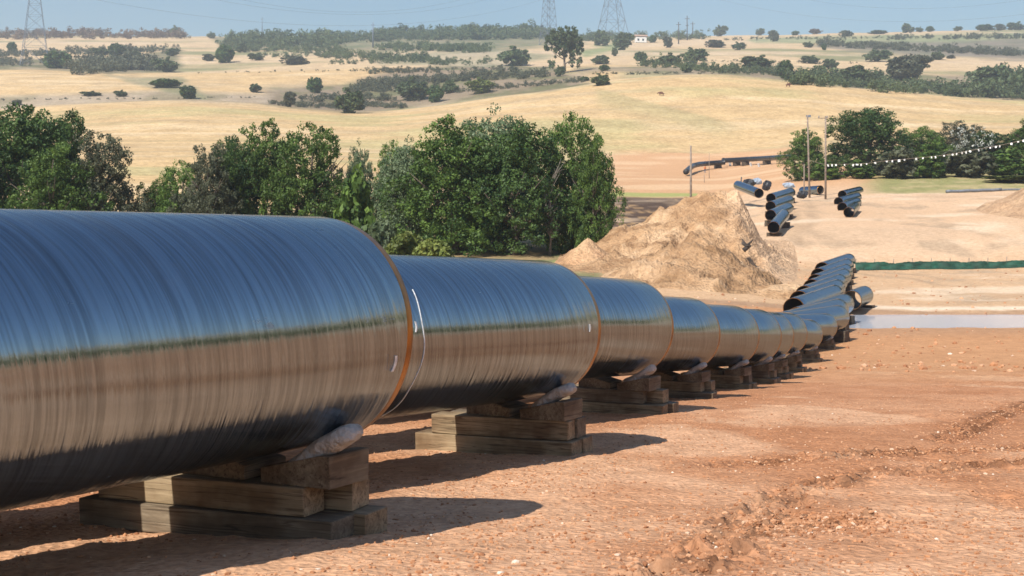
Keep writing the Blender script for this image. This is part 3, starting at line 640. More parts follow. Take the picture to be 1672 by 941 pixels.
def heap2(X, Y):
    r = np.hypot((X - 13.6) / 7.4, (Y - 103) / 8.0); a = np.clip(1 - r, -.3, 1)
    rel = .7 * fbm(X * .35 + Y * .2, Y * .25, 86, 5) + .4 * fbm(X * 1.3 + Y * .9, Y * .4 - X * .2, 87, 4, .6) - .9 * (.45 - np.abs(fbm(X * .75 - Y * .5, Y * .10 + X * .1, 88, 3)))
    return 3.5 * np.where(a > 0, np.abs(a) ** .85, a) + rel * sst(-.05, .3, a) - .25
def heap3(X, Y):
    r = np.hypot((X - 6.3) / 2.8, (Y - 117) / 3.5); a = np.clip(1 - r, -.3, 1); return 2.0 * a + .35 * fbm(X * .8, Y * .8, 89, 4) * (a > 0)
def heap4(X, Y):
    r = np.hypot((X - 61) / 6.5, (Y - 162) / 12); a = np.clip(1 - r, -.3, 1); return 3.4 * a + .5 * fbm(X * .5, Y * .5, 90, 4) * sst(0, .2, a)
def heap5(X, Y):
    r = np.hypot((X - 19.6) / 4.2, (Y - 97) / 3.0); a = np.clip(1 - r, -.3, 1)
    return .9 * a + .35 * fbm(X * .6, Y * .9, 91, 4) * sst(-.1, .3, a)
heap('spoil_heap', 2, 29, 96, 142, heap1, 'tall tan spoil heap rising left of the far pipes')
heap('spoil_heap', 4, 24, 90, 116, heap2, 'lower gullied tan heap in front of the tall spoil heap', colr=((.39, .235, .125), (.49, .315, .18), (.26, .15, .075)))
heap('spoil_heap', 1, 12, 108, 126, heap3, 'small orange heap at the foot of the big dark trees', colr=((.48, .28, .15), (.56, .36, .2), (.38, .22, .12)))
heap('spoil_heap', 50, 72, 144, 182, heap4, 'brown earth heap cut by the right edge of the photo', colr=((.46, .29, .17), (.52, .34, .2), (.38, .24, .14)))
heap('spoil_heap', 12, 24.5, 91, 104, heap5, 'low rough earth bank just left of the climbing pipes')

# small dead root beside the tall heap
x, z, zz = at(1219, 406); rm = MB(); rs = random.Random(4)
p = P(1219, 402, 112)
for k in range(9):
    a = k * .7; e = rs.uniform(-.2, 1.0); l = rs.uniform(.35, .7); rm.tube([p, p + Vector((math.cos(a) * l, math.sin(a) * l * .5, e * l))], [.14, .03], 6)
rm.tube([p + Vector((-.25, 0, -.35)), p + Vector((.3, 0, .1))], [.2, .16], 8)
m_root = simple('dark_root', (.06, .045, .035), .9)
tag(rm.build('tree_root', m_root, None, True), 'small dark torn root lying below the tall tan heap', 'root')

# ------------------------------------------------------------------ vegetation
def leaf_material(name, dark, light, trans=.25):
    m, nt, b = mat(name)
    a = N(nt, 'ShaderNodeAttribute', attribute_name='tint'); oi = N(nt, 'ShaderNodeObjectInfo')
    r = ramp(nt, a.outputs['Fac'], [(.0, dark), (1., light)])
    hs = N(nt, 'ShaderNodeHueSaturation'); L(nt, r.outputs[0], hs.inputs['Color'])
    v = N(nt, 'ShaderNodeMapRange'); L(nt, oi.outputs['Random'], v.inputs[0]); v.inputs[3].default_value = .8; v.inputs[4].default_value = 1.2; L(nt, v.outputs[0], hs.inputs['Value'])
    L(nt, hs.outputs[0], b.inputs['Base Color']); b.inputs['Roughness'].default_value = .55; b.inputs['Specular IOR Level'].default_value = .3
    tr = N(nt, 'ShaderNodeBsdfTranslucent'); L(nt, hs.outputs[0], tr.inputs[0]); mx = N(nt, 'ShaderNodeMixShader'); mx.inputs[0].default_value = trans
    L(nt, b.outputs[0], mx.inputs[1]); L(nt, tr.outputs[0], mx.inputs[2]); L(nt, mx.outputs[0], nt.nodes['Material Output'].inputs[0])
    return m
m_leaf = leaf_material('green_leaves', (.040, .082, .016), (.15, .235, .045)); m_leafd = leaf_material('dark_leaves', (.028, .062, .017), (.10, .165, .038))
m_leafp = leaf_material('silvery_leaves', (.085, .125, .055), (.22, .27, .15)); m_leafg = leaf_material('greyish_leaves', (.055, .065, .035), (.14, .145, .085))
m_leafy = leaf_material('yellow_green_leaves', (.09, .12, .025), (.22, .25, .06)); m_leaffar = leaf_material('far_leaves', (.055, .085, .032), (.15, .19, .075))
m_leafbr = leaf_material('brown_leaves', (.10, .065, .045), (.20, .135, .09)); m_leafw = leaf_material('white_flowered_leaves', (.10, .13, .06), (.62, .62, .56))
m_bark = simple('bark', (.13, .10, .075), .9, 0, 5., .4, .6, 20.); m_barkg = simple('grey_bark', (.20, .17, .14), .9, 0, 5., .3, .5, 20.)

def leaves(centres, radii, per, size, rs, flat=.0, tint_sd=.33, base_tint=None):
    """leaf quads gathered in clumps"""
    k = len(centres); n = k * per
    c = np.repeat(centres, per, 0); r = np.repeat(radii, per)
    d = rs.normal(size=(n, 3)); d /= np.linalg.norm(d, axis=1)[:, None]
    rad = r * rs.uniform(.25, 1.0, n) ** .6
    p = c + d * rad[:, None] * np.array([1, 1, .8])
    nr = d * .8 + rs.normal(size=(n, 3)) * .75 + np.array([0, 0, .35]); nr /= np.linalg.norm(nr, axis=1)[:, None]
    a = np.cross(nr, rs.normal(size=(n, 3))); a /= np.linalg.norm(a, axis=1)[:, None]; b_ = np.cross(nr, a)
    s = size * rs.uniform(.6, 1.35, n)
    a = a * (s * .95)[:, None]; b_ = b_ * (s * .55)[:, None]
    V = np.stack([p - a, p + b_, p + a, p - b_], 1).reshape(-1, 3); Fc = np.arange(n * 4).reshape(n, 4)
    tc = np.clip(rs.normal(.45, tint_sd, k), 0, 1) if base_tint is None else base_tint
    t = np.clip(np.repeat(tc, per) + rs.normal(0, .12, n), 0, 1)
    return V, Fc, np.repeat(t, 4)
def leaf_mesh(name, V, Fc, t, m):
    o = add_mesh(name, V, Fc, m, False); a = o.data.attributes.new('tint', 'FLOAT', 'POINT'); a.data.foreach_set('value', t.astype(np.float32)); return o

def crown_points(rs, lobes, n, shell=.55):
    """clump centres in a union of ellipsoid lobes (unit crown: width 1, height 1, base at 0)"""
    out = []; w = np.array([l[3] * l[4] * l[5] for l in lobes]); w /= w.sum()
    for l, k in zip(lobes, rs.multinomial(n, w)):
        d = rs.normal(size=(k, 3)); d /= np.linalg.norm(d, axis=1)[:, None]; rr = rs.uniform(shell, 1.05, k)[:, None]
        q_ = d * rr * np.array(l[3:6]) + np.array(l[:3]); out.append(q_)
    o = np.concatenate(out); return o
def rand_lobes(rs, n=16, low=.0):
    out = [(0, 0, .36, .38, .38, .36), (rs.uniform(-.1, .1), rs.uniform(-.1, .1), .66, .27, .27, .28)]
    for k in range(n):
        a = rs.uniform(0, 6.28); z = rs.uniform(.08, .84); rr = .40 * (1 - max(0, z - .35) ** 1.6 * 1.7) * rs.uniform(.75, 1.08)
        s = rs.uniform(.10, .20); out.append((math.cos(a) * rr, math.sin(a) * rr, z, s, s, s * rs.uniform(.8, 1.2)))
    for k in range(4):
        a = rs.uniform(0, 6.28); rr = rs.uniform(0, .2); out.append((math.cos(a) * rr, math.sin(a) * rr, rs.uniform(.84, .97), .09, .09, .10))
    return out
def tree_proto(name, seed, m, w, h, n_clump=760, per=44, leaf=.12, lobes=None, low=.08, bark=None, trunk=True, clump=.05):
    rs = np.random.default_rng(seed); root = empty(name); lb = lobes or rand_lobes(rs, 17, low)
    c = crown_points(rs, lb, n_clump) * np.array([w, w, h]); c = c[c[:, 2] > .02 * h]
    rad = rs.uniform(.6, 1.3, len(c)) * clump * math.sqrt(w * h) 
    V, Fc, t = leaves(c, rad, per, leaf, rs); cr = leaf_mesh('crown', V, Fc, t, m); cr.parent = root
    tb = MB(); tr = .028 * h
    tb.tube([(0, 0, -.4), (.02*w, 0, h*.16), (-.01*w, .01*w, h*.38), (.02*w, 0, h*.62), (.0, .02*w, h*.85)], [tr*1.3, tr, tr*.75, tr*.45, tr*.12], 10)
    for k in range(10):
        a = rs.uniform(0, 6.28); z0 = rs.uniform(.14, .6) * h; l = rs.uniform(.28, .42) * w
        tb.tube([(0, 0, z0), (math.cos(a)*l*.5, math.sin(a)*l*.5, z0 + .10*h), (math.cos(a)*l, math.sin(a)*l, z0 + .24*h)], [tr*.45, tr*.28, tr*.06], 6)
    tb.build('trunk', bark or m_bark, root, True)
    return root
PROT = {}
def prot(key, *a, **k):
    if key not in PROT: PROT[key] = [tree_proto(*a, **k), False]; kids(PROT[key][0])
    p = PROT[key]
    if not p[1]: p[1] = True; return p[0]
    return copy_tree(p[0])
PR = {'oak': ('broadleaf_tree', 11, m_leaf, 10., 10.), 'oakb': ('broadleaf_tree', 12, m_leafd, 10., 10.), 'oakc': ('broadleaf_tree', 13, m_leaf, 10., 10.), 'pale': ('broadleaf_tree', 14, m_leafp, 10., 10.), 'grey': ('broadleaf_tree', 15, m_leafg, 10., 10.)}
def put_tree(kind, px, top, base, wpx, Z, label, rz, group=None, cat='tree', fat=1.32):
    wpx *= fat; o = prot(kind, *PR[kind]); x = (px - CX) / F * Z; g = gz(x, Z)
    zt = EZ + (CY - top) / F * Z; o.location = (x, Z, g - .1); hh_ = (zt - g) / 10.0 / .98; ww = wpx / F * Z / 10 / .95
    o.scale = (ww, ww * .95, hh_); o.rotation_euler = (0, 0, rz); return tag(o, label, cat, group)
GT = 'trees along the stream behind the pipes'
put_tree('oakb', 30, 176, 0, 165, 134, 'tallest dark tree at the left edge of the photo', .3, GT)
put_tree('oak', -48, 200, 0, 120, 128, 'leafy green tree cut off by the left edge of the photo', 1.3, GT)
put_tree('oakb', 103, 183, 0, 92, 139, 'dark tree peeping up behind the tallest left edge tree', 2.0, GT)
put_tree('oak', 85, 235, 0, 130, 126, 'bright green lower tree in front of the left edge group', 4.1, GT)
put_tree('grey', 165, 226, 0, 110, 130, 'greyish green tree at the right of the left edge group', 2.6, GT)
put_tree('oakc', 250, 296, 0, 66, 132, 'low bushy tree at the left end of the middle clump', .9, GT)
put_tree('oakc', 300, 266, 0, 84, 131, 'second bushy tree, stepping up in the middle clump', 2.9, GT)
put_tree('grey', 338, 246, 0, 84, 129, 'olive tree with pale tips in the middle clump', 5.0, GT)
put_tree('oakb', 384, 224, 0, 84, 133, 'dark tree left of the tallest one in the middle clump', 3.6, GT)
put_tree('oak', 432, 201, 0, 108, 135, 'tallest pointed tree of the middle clump', 1.9, GT)
put_tree('oakc', 512, 207, 0, 122, 131, 'rounded tree at the right of the middle clump', 2.9, GT)
put_tree('pale', 584, 236, 0, 48, 136, 'thin silvery tree between the middle clump and the largest clump', .2, GT)
put_tree('oakc', 640, 234, 0, 62, 140, 'small tree showing behind the left shoulder of the largest clump', 5.5, GT)
put_tree('pale', 672, 232, 0, 110, 132, 'silvery green tree at the left of the largest clump', 4.4, GT)
put_tree('oak', 742, 196, 0, 165, 128, 'broad bright green tree in the front of the largest clump', 1.1, GT)
put_tree('pale', 812, 183, 0, 150, 137, 'pale topped tree at the crest of the largest clump', 3.1, GT)
put_tree('oakb', 838, 204, 0, 150, 126, 'dark green tree in the centre of the largest clump', .6, GT)
put_tree('oakc', 936, 190, 0, 104, 130, 'tall upright tree at the right of the largest clump', 2.2, GT)
put_tree('oak', 968, 222, 0, 72, 126, 'lower green tree at the right end of the largest clump, beside the small orange heap', 3.9, GT)
GR = 'trees behind the two wooden poles'
put_tree('oak', 1316, 212, 0, 68, 226, 'small tree behind the two wooden poles', 1.2, GR)
put_tree('oakb', 1420, 176, 0, 128, 232, 'large rounded tree right of the two wooden poles', 2.4, GR)
put_tree('oakc', 1502, 208, 0, 85, 236, 'mid green tree just right of the large rounded tree', .4, GR)
put_tree('grey', 1560, 203, 0, 90, 240, 'dusty tree above the sagging line of white flags', 3.3, GR)
put_tree('oakb', 1622, 214, 0, 90, 236, 'dark tree near the right edge, under the white flags', 4.6, GR)
put_tree('oak', 1690, 196, 0, 80, 232, 'tall tree cut off by the right edge of the photo', 5.2, GR)
GH = 'bushes joining the trees behind the poles'
def late_hedge():
    for k, px, top, w_, lab in (('g', 1350, 262, 60, 'bush between the two wooden poles and the large rounded tree'), ('g', 1405, 262, 60, 'low green bush under the left side of the large rounded tree'), ('f4', 1468, 236, 74, 'greyish bush at the right foot of the large rounded tree'), ('g', 1520, 246, 70, 'green bush below the mid green tree in the hedge'), ('f4', 1582, 236, 84, 'dusty bush below the dusty tree in the hedge'), ('g', 1640, 242, 80, 'green bush near the right edge below the flags')):
        put_shrub(k, px, 0, top, w_, lab, 223, 'bush', 'bush', GH)
# grey bare tree in the gap of the largest clump
def bare_tree(px, top, Z, label):
    x = (px - CX) / F * Z; g = gz(x, Z); h = EZ + (CY - top) / F * Z - g; rs = random.Random(9); root = empty('bare_tree', (x, Z, g)); tb = MB(); br = MB()
    tb.tube([(0, 0, -.2), (.1, 0, h*.3), (0, .1, h*.7)], [.11, .08, .03], 8)
    for k in range(46):
        a = rs.uniform(0, 6.28); z0 = rs.uniform(.15, .75) * h; l = rs.uniform(.6, 1.5); up = rs.uniform(.8, 2.6)
        m1 = Vector((math.cos(a)*l*.5, math.sin(a)*l*.5, z0 + up*.5)); e = Vector((math.cos(a+.4)*l, math.sin(a+.4)*l, z0 + up)); br.tube([(0, 0, z0), m1, e], [.05, .03, .012], 5)
        br.tube([m1, m1 + Vector((rs.uniform(-.6, .6), rs.uniform(-.6, .6), rs.uniform(.2, .9)))], [.025, .01], 4)
    tb.build('trunk', m_barkg, root, True); br.build('branches', m_barkg, root, True); return tag(root, label, 'tree')
bare_tree(898, 262, 125, 'grey bare tree in a gap of the largest clump')

# shrubs (one mesh each, shared shapes)
def shrub_mesh(seed, m, n=120, per=34, leaf=.055, w=1., h=1.):
    rs = np.random.default_rng(seed); lb = [(0, 0, .42, .36, .36, .42)] + [(rs.uniform(-.3, .3), rs.uniform(-.3, .3), rs.uniform(.2, .75), .2, .2, .2) for _ in range(6)]
    c = crown_points(rs, lb, n, .45); c = c[c[:, 2] > 0]; V, Fc, t = leaves(c, rs.uniform(.6, 1.3, len(c)) * .10, per, leaf, rs); return V, Fc, t
def shrub_data(key, seed, m, **k):
    V, Fc, t = shrub_mesh(seed, m, **k); me_o = leaf_mesh('shrub', V, Fc, t, m); me = me_o.data; bpy.data.objects.remove(me_o); return me
SH = {'y': shrub_data('y', 21, m_leafy, leaf=.055, per=34), 'g': shrub_data('g', 22, m_leaf, leaf=.055, per=34), 'p': shrub_data('p', 23, m_leafp, leaf=.055, per=34), 'f1': shrub_data('f1', 24, m_leaffar), 'f2': shrub_data('f2', 25, m_leaffar), 'f3': shrub_data('f3', 26, m_leafd), 'f4': shrub_data('f4', 27, m_leafg), 'br': shrub_data('br', 28, m_leafbr), 'fy': shrub_data('fy', 29, m_leafy)}
def put_shrub(k, px, base, top, wpx, label, Z=None, name='shrub', cat='shrub', group=None):
    if Z is None: x, Z, g = at(px, base)
    else: x = (px - CX) / F * Z; g = gz(x, Z)
    if group and 'hills' in group: wpx *= 1.2; top -= 1
    hgt = EZ + (CY - top) / F * Z - g
    o = bpy.data.objects.new(name, SH[k]); COL.objects.link(o); o.location = (x, Z, g - .03 * hgt); ww = wpx / F * Z / .95; o.scale = (ww, ww, hgt / .92); o.rotation_euler = (0, 0, (px * 1.7) % 6.28)
    return tag(o, label, cat, group)
GS = 'green bushes at the foot of the big trees'
put_shrub('g', 576, 0, 278, 88, 'round bright green bush between the middle and largest clumps', 112, 'bush', 'bush', GS)
put_shrub('y', 655, 0, 376, 70, 'yellow green bush just above the second pipe', 100, 'bush', 'bush', GS)
put_shrub('y', 712, 0, 388, 75, 'low yellowish bush right of the yellow green one above the second pipe', 98, 'bush', 'bush', GS)
put_shrub('p', 618, 0, 352, 60, 'silvery bush beside the orange rim of the nearest pipe', 104, 'bush', 'bush', GS)
put_shrub('y', 1648, 0, 287, 95, 'dry greenish bush on the grass near the right edge', 214, 'bush', 'bush')
late_hedge()
# brush heap at the foot of the trees
bh = MB(); rs = random.Random(3)
for k in range(420):
    px = rs.uniform(745, 905); Z = rs.uniform(98, 104); x = (px - CX) / F * Z; g = gz(x, Z); z0 = g + rs.uniform(0, .75) * (1 - abs(px - 825) / 110)
    a = rs.uniform(0, 6.28); l = rs.uniform(.3, 1.1); d = Vector((math.cos(a) * l, math.sin(a) * l, rs.uniform(-.2, .45) * l)); bh.tube([Vector((x, Z, z0)) - d / 2, Vector((x, Z, z0)) + d / 2], [rs.uniform(.02, .07), .015], 5)
m_brush = simple('dry_brushwood', (.30, .20, .125), .95, 0, 2., .5)
tag(bh.build('brushwood', m_brush, None, True), 'heap of dry brown brushwood under the largest clump', 'brushwood')

# lone trees and shrubs out on the hills
FAR = [
 ('f3', 368, 103, 71, 30, 'dark round tree alone on the pale field, upper left', 't'), ('f2', 394, 86, 70, 17, 'small dark tree right behind the dark round lone tree', 't'),
 ('f1', 281, 92, 78, 20, 'small round bush on the tan strip left of the dark round tree', 's'), ('f4', 341, 100, 88, 17, 'pale little bush just left of the dark round tree', 's'),
 ('f1', 420, 99, 86, 22, 'small spreading bush right of the dark round tree', 's'), ('f4', 480, 106, 90, 36, 'wide greyish bush on the field before the left skyline wood', 's'),
 ('f1', 840, 108, 74, 50, 'broad leafy tree left of the giant lone tree', 't'), ('f4', 838, 122, 107, 16, 'little pale tree below the broad leafy tree', 't'),
 ('f3', 515, 152, 124, 24, 'small upright tree above the middle of the wheat field', 't'), ('f1', 417, 151, 136, 19, 'little tree left of the small upright tree', 't'),
 ('f4', 472, 175, 147, 18, 'slim grey bush at the top edge of the wheat field', 's'), ('f1', 570, 185, 141, 46, 'grey green bush in the dip at the wheat field edge', 's'),
 ('f1', 674, 164, 124, 50, 'wide green bush in the scrubby hollow', 's'), ('f3', 712, 167, 138, 26, 'dark round bush right of the wide green one in the hollow', 's'),
 ('f2', 735, 152, 130, 22, 'bush behind the dark round one in the hollow', 's'), ('fy', 785, 153, 126, 36, 'yellowish green bush right of the hollow', 's'),
 ('f1', 980, 140, 119, 30, 'pale bush with tufted top right on the wheat crest', 's'), ('f3', 955, 133, 125, 14, 'tiny dark bush left of the tufted crest bush', 's'),
 ('f1', 913, 125, 106, 15, 'little bush at the foot of the giant lone tree', 's'), ('f2', 981, 105, 91, 28, 'oval bush right of the giant lone tree', 's'),
 ('f3', 986, 116, 106, 16, 'low dark bush below the oval bush', 's'), ('f1', 272, 118, 92, 34, 'bush at the end of the left scrub belt', 's'), ('f3', 92, 112, 82, 44, 'dark tree beside the foot of the left pylon', 't'),
 ('f1', 150, 157, 149, 28, 'low bush on the field edge above the left trees', 's'), ('f1', 198, 158, 147, 18, 'second low bush on the field edge above the left trees', 's'),
 ('f3', 272, 143, 129, 50, 'dark thicket bush on the slope above the left gap', 's'), ('f3', 308, 162, 138, 26, 'dark bush at the lower end of the slope thicket', 's'), ('f4', 28, 172, 163, 16, 'tiny pale bush above the left edge trees', 's'),
 ('f3', 1282, 130, 96, 26, 'dark pointed tree standing out of the right hedge', 't'), ('f1', 1240, 113, 89, 44, 'rounded dark green tree in the right hedge', 't'), ('f1', 1131, 104, 76, 36, 'pointed green tree on the right slope', 't'),
 ('f3', 1045, 100, 84, 20, 'small bush at the left end of the right hedge', 's'), ('f1', 1095, 107, 86, 36, 'round tree left of the pointed green tree', 't'), ('f1', 1121, 119, 105, 18, 'bush below the pointed green tree', 's'),
 ('f1', 1325, 104, 90, 26, 'round bush alone on the right slope', 's'), ('f2', 1356, 111, 96, 26, 'bush right of the round one on the right slope', 's'), ('f1', 1430, 101, 80, 36, 'oval tree above the right hedge', 't'),
 ('f4', 1480, 132, 84, 60, 'tall grey green tree in the right hedge', 't'), ('f1', 1532, 98, 84, 20, 'small round bush right of the tall grey green tree', 's'), ('f4', 1553, 96, 90, 12, 'tiny bush next to the small round one at right', 's'),
 ('f1', 1628, 150, 104, 60, 'big bush in the hedge near the right edge', 's'), ('f2', 1392, 138, 106, 56, 'bush mass in the middle of the right hedge', 's'),
 ('f1', 1175, 56, 40, 19, 'round tree on the right skyline, nearest the dark posts', 't'), ('f1', 1241, 58, 46, 14, 'second tree from the posts on the right skyline', 't'), ('f4', 1264, 68, 48, 15, 'pale tree third from the posts on the right skyline', 't'),
 ('f3', 1299, 58, 51, 13, 'small dark bush on the right skyline', 's'), ('br', 1331, 56, 47, 16, 'rust coloured bush on the right skyline', 's'), ('f4', 1381, 60, 49, 18, 'pale bush on the right skyline after the rust coloured one', 's'),
 ('f3', 1435, 56, 50, 26, 'flat dark bush on the right skyline', 's'), ('f2', 1482, 50, 38, 17, 'rounded tree on the right skyline toward the corner', 't'), ('f1', 1502, 50, 44, 10, 'small bush between two skyline trees at upper right', 's'), ('f3', 1518, 51, 43, 12, 'dark little bush on the upper right skyline', 's'),
 ('f1', 1563, 49, 43, 12, 'low round skyline bush left of the wide one at upper right', 's'), ('f3', 1607, 48, 40, 28, 'wide dark skyline bush at upper right', 's'), ('f4', 1632, 47, 38, 15, 'pale skyline bush close to the upper right corner', 's'), ('f1', 1661, 46, 35, 24, 'last skyline tree in the upper right corner', 't'),
 ('f1', 1016, 82, 50, 28, 'dark tree beside the feet of the central pylon', 't'), ('f2', 983, 75, 48, 26, 'tree behind the legs of the central pylon', 't'), ('f3', 1066, 70, 57, 13, 'dark tree beside the small white house', 't'), ('f4', 1090, 78, 58, 14, 'greyish tree right of the small white house', 't'),
 ('f1', 1004, 92, 76, 10, 'slim bush below the central pylon', 's'), ('f4', 1167, 78, 64, 26, 'pale bush under the round skyline tree', 's'), ('f1', 1205, 82, 68, 20, 'bush on the far tan slope right of the posts', 's'), ('f3', 1345, 82, 71, 9, 'tiny dark tree in the middle of the right far slope', 't'),
 ('f1', 1321, 78, 68, 14, 'small tree next to the tiny dark one on the right far slope', 't'), ('f3', 191, 92, 70, 28, 'dark tree in the far left scrub', 't'), ('f1', 165, 90, 77, 24, 'bush left of the dark tree in the far left scrub', 's'), ('f1', 221, 97, 80, 18, 'bush right of the dark tree in the far left scrub', 's'),
 ('f1', 286, 59, 41, 16, 'round tree breaking the left skyline', 't'), ('f1', 345, 63, 52, 14, 'tree on the skyline right of the reddish wood', 't'),
 ('f3', 19, 85, 68, 16, 'dark bush left of the left pylon', 's'),
]
for k, px, base, top, w_, lab, ty in FAR:
    put_shrub(k, px, base, top, w_, lab, None, 'tree' if ty == 't' else 'shrub', 'tree' if ty == 't' else 'shrub', 'lone trees and bushes on the dry hills')
# the giant lone tree: trunk and spreading crown
big = [(-.26, 0, .62, .24, .24, .20), (.26, 0, .62, .25, .25, .22), (0, 0, .78, .34, .34, .22), (0, 0, .55, .28, .28, .18), (-.28, 0, .26, .14, .14, .16), (.30, 0, .28, .15, .15, .17), (.40, 0, .52, .1, .1, .12)]
PR['giant'] = ('lone_tree', 31, m_leaffar, 10., 10.)
o = tree_proto('lone_tree', 31, m_leaffar, 10., 10., 260, 30, .30, lobes=big); x, z, g = at(921, 120); hgt = EZ + (CY - 42) / F * z - g
o.location = (x, z, g); o.scale = (64 / F * z / 9.6,) * 2 + (hgt / 10,); tag(o, 'giant spreading lone tree at the centre of the skyline', 'tree')

def mass(name, polys, label, m, seed, group=None):
    """scrub that reads as one mass: many small clumps; polys = (px0, px1, base0, base1, height px, density)"""
    rs = np.random.default_rng(seed); Vs, Fs, Ts, o_ = [], [], [], 0
    for px0, px1, b0, b1, hp, n in polys:
        for k in range(n):
            t = rs.uniform(); px = px0 + (px1 - px0) * t; by = b0 + (b1 - b0) * t + rs.uniform(-.3, .25) * hp
            x, Z, g = at(px, by); s = rs.uniform(.5, 1.15) * hp / F * Z; w_ = s * rs.uniform(.9, 1.6)
            c = rs.normal(size=(9, 3)) * np.array([.25, .25, .2]) * np.array([w_, w_, s]) + np.array([x, Z, g + s * .36])
            V, Fc, tt = leaves(c, rs.uniform(.7, 1.2, 9) * .27 * s, 26, s * .085, rs, base_tint=np.clip(rs.normal(.45, .2) + rs.normal(0, .1, 9), 0, 1))
            Vs.append(V); Fs.append(Fc + o_); Ts.append(tt); o_ += len(V)
    return tag(leaf_mesh(name, np.concatenate(Vs), np.concatenate(Fs), np.concatenate(Ts), m), label, 'scrub', None, 'stuff')
mass('woodland', [(-60, 300, 62, 60, 15, 150)], 'reddish brown woodland along the left skyline', m_leafbr, 101)
mass('woodland', [(370, 560, 74, 72, 22, 150), (540, 640, 68, 64, 16, 70), (620, 900, 62, 60, 20, 230)], 'green woodland along the middle skyline', m_leaffar, 102)
mass('woodland', [(930, 1150, 66, 62, 13, 100)], 'green woodland behind the central pylon', m_leaffar, 103)
mass('scrub', [(-30, 290, 92, 84, 12, 120), (120, 250, 116, 112, 26, 60), (60, 120, 108, 110, 14, 20), (-30, 60, 104, 106, 14, 26)], 'scrub belt around the foot of the left pylon', m_leafg, 104)
mass('scrub', [(380, 560, 82, 86, 12, 80), (530, 700, 92, 100, 14, 90), (620, 800, 80, 84, 14, 100), (420, 540, 92, 94, 9, 30), (540, 680, 104, 102, 8, 40), (700, 800, 104, 104, 12, 34)], 'scrub scattered below the middle skyline', m_leaffar, 105)
mass('scrub', [(590, 800, 142, 126, 14, 90), (560, 720, 150, 146, 12, 70), (440, 560, 170, 178, 9, 60), (560, 660, 172, 176, 10, 50), (690, 960, 156, 132, 8, 110), (600, 820, 120, 116, 10, 60), (470, 690, 164, 164, 13, 60), (600, 900, 138, 124, 13, 110)], 'dark scrub in the hollow above the wheat field', m_leafg, 106)
mass('scrub', [(1040, 1290, 108, 122, 15, 90), (1290, 1440, 134, 140, 24, 90), (1430, 1700, 146, 160, 22, 130), (1600, 1700, 150, 154, 44, 40)], 'long hedge of scrub along the top of the right field', m_leaffar, 107)
mass('scrub', [(1340, 1700, 74, 92, 12, 200), (1450, 1700, 64, 62, 9, 90), (1180, 1450, 66, 62, 5, 70)], 'dark scrub band below the right skyline', m_leafg, 108)
mass('scrub', [(0, 420, 164, 160, 4, 40), (960, 1240, 122, 120, 5, 50), (700, 960, 150, 128, 4, 40), (1150, 1400, 100, 104, 4, 40), (300, 900, 120, 112, 4, 50)], 'tiny tufts dotted over the dry hills', m_leafg, 109)
mass('ivy', [(1545, 1640, 252, 250, 26, 60)], 'whitish flowering creeper over the trees behind the flags', m_leafw, 110) if False else None

# whitish blossom on the trees above the flags
rs = np.random.default_rng(55); c = np.array([P(rs.uniform(1552, 1622), rs.uniform(208, 246), rs.uniform(230, 233)) for _ in range(46)])
V, Fc, t = leaves(c, rs.uniform(.25, .6, 46), 12, .15, rs, base_tint=rs.uniform(.5, 1, 46)); tag(leaf_mesh('creeper', V, Fc, t, m_leafw), 'whitish creeper over the dusty trees above the flags', 'creeper', None, 'stuff')

# trees across the site behind the camera (seen mirrored in the pipes)
rs = np.random.default_rng(77); Vs, Fs, Ts, o_ = [], [], [], 0
for k in range(70):
    a = R_(rs.uniform(38, 165)); r = rs.uniform(75, 95); x, y = r * math.sin(a), r * math.cos(a); h = rs.uniform(4, 8)
    c = rs.normal(size=(16, 3)) * np.array([1.6, 1.6, .22 * h]) + np.array([x, y, 1.0 + .5 * h]); V, Fc, t = leaves(c, rs.uniform(.9, 1.6, 16), 16, .5, rs); Vs.append(V); Fs.append(Fc + o_); Ts.append(t); o_ += len(V)
tag(leaf_mesh('woodland', np.concatenate(Vs), np.concatenate(Fs), np.concatenate(Ts), m_leafd), 'tree belt across the site that the pipes mirror', 'woodland', None, 'stuff')

# ------------------------------------------------------------------ poles, pylons, wires
m_pole = simple('pole_wood', (.24, .185, .145), .9, 0, 3., .35); m_steel = simple('galvanised_steel', (.15, .18, .23), .5, .2, 2., .2); m_dk = simple('dark_post', (.07, .07, .075), .7)
m_wire = simple('wire', (.10, .11, .13), .5)
def pole(px, top, base, Z, label, r=.13, arm=False, m=None, lamp=False, lean=0):
    x = (px - CX) / F * Z; g = gz(x, Z); zt = EZ + (CY - top) / F * Z; root = empty('wooden_pole', (x, Z, g)); h = zt - g
    MB().tube([(0, 0, -.5), (lean * .5, 0, h * .5), (lean, 0, h)], [r * 1.2, r, r * .8], 10).build('shaft', m or m_pole, root, True)
    if arm:
        b_ = MB(); b_.box((lean - .35, 0, h - .25), (1.4, .1, .1)); b_.build('cross_arm', m or m_pole, root)
        for k in (-.9, .2): MB().tube([(lean + k, 0, h - .2), (lean + k, 0, h + .05)], .06, 8).build('insulator', m_steel, root, True)
    if lamp:
        MB().box((lean + .15, .05, h - .15), (.6, .25, .3)).build('pole_box', m_steel, root)
    return tag(root, label, 'pole')
pole(1322, 188, 320, 192, 'left one of the two wooden poles beside the pale road', lamp=True, lean=-.3); pole(1348, 190, 317, 190, 'right one of the two wooden poles, with a cross arm', arm=True)
pole(1128, 238, 320, 176, 'grey wooden pole standing alone beside the dark soil', .14)
pole(1313, 268, 312, 196, 'short brown post left of the two wooden poles', .09)
pole(1158, 249, 290, 300, 'thin stake in front of the curved far pipe', .06); pole(1120 + 30, 284, 306, 262, 'thin orange stake on the orange slope', .05)
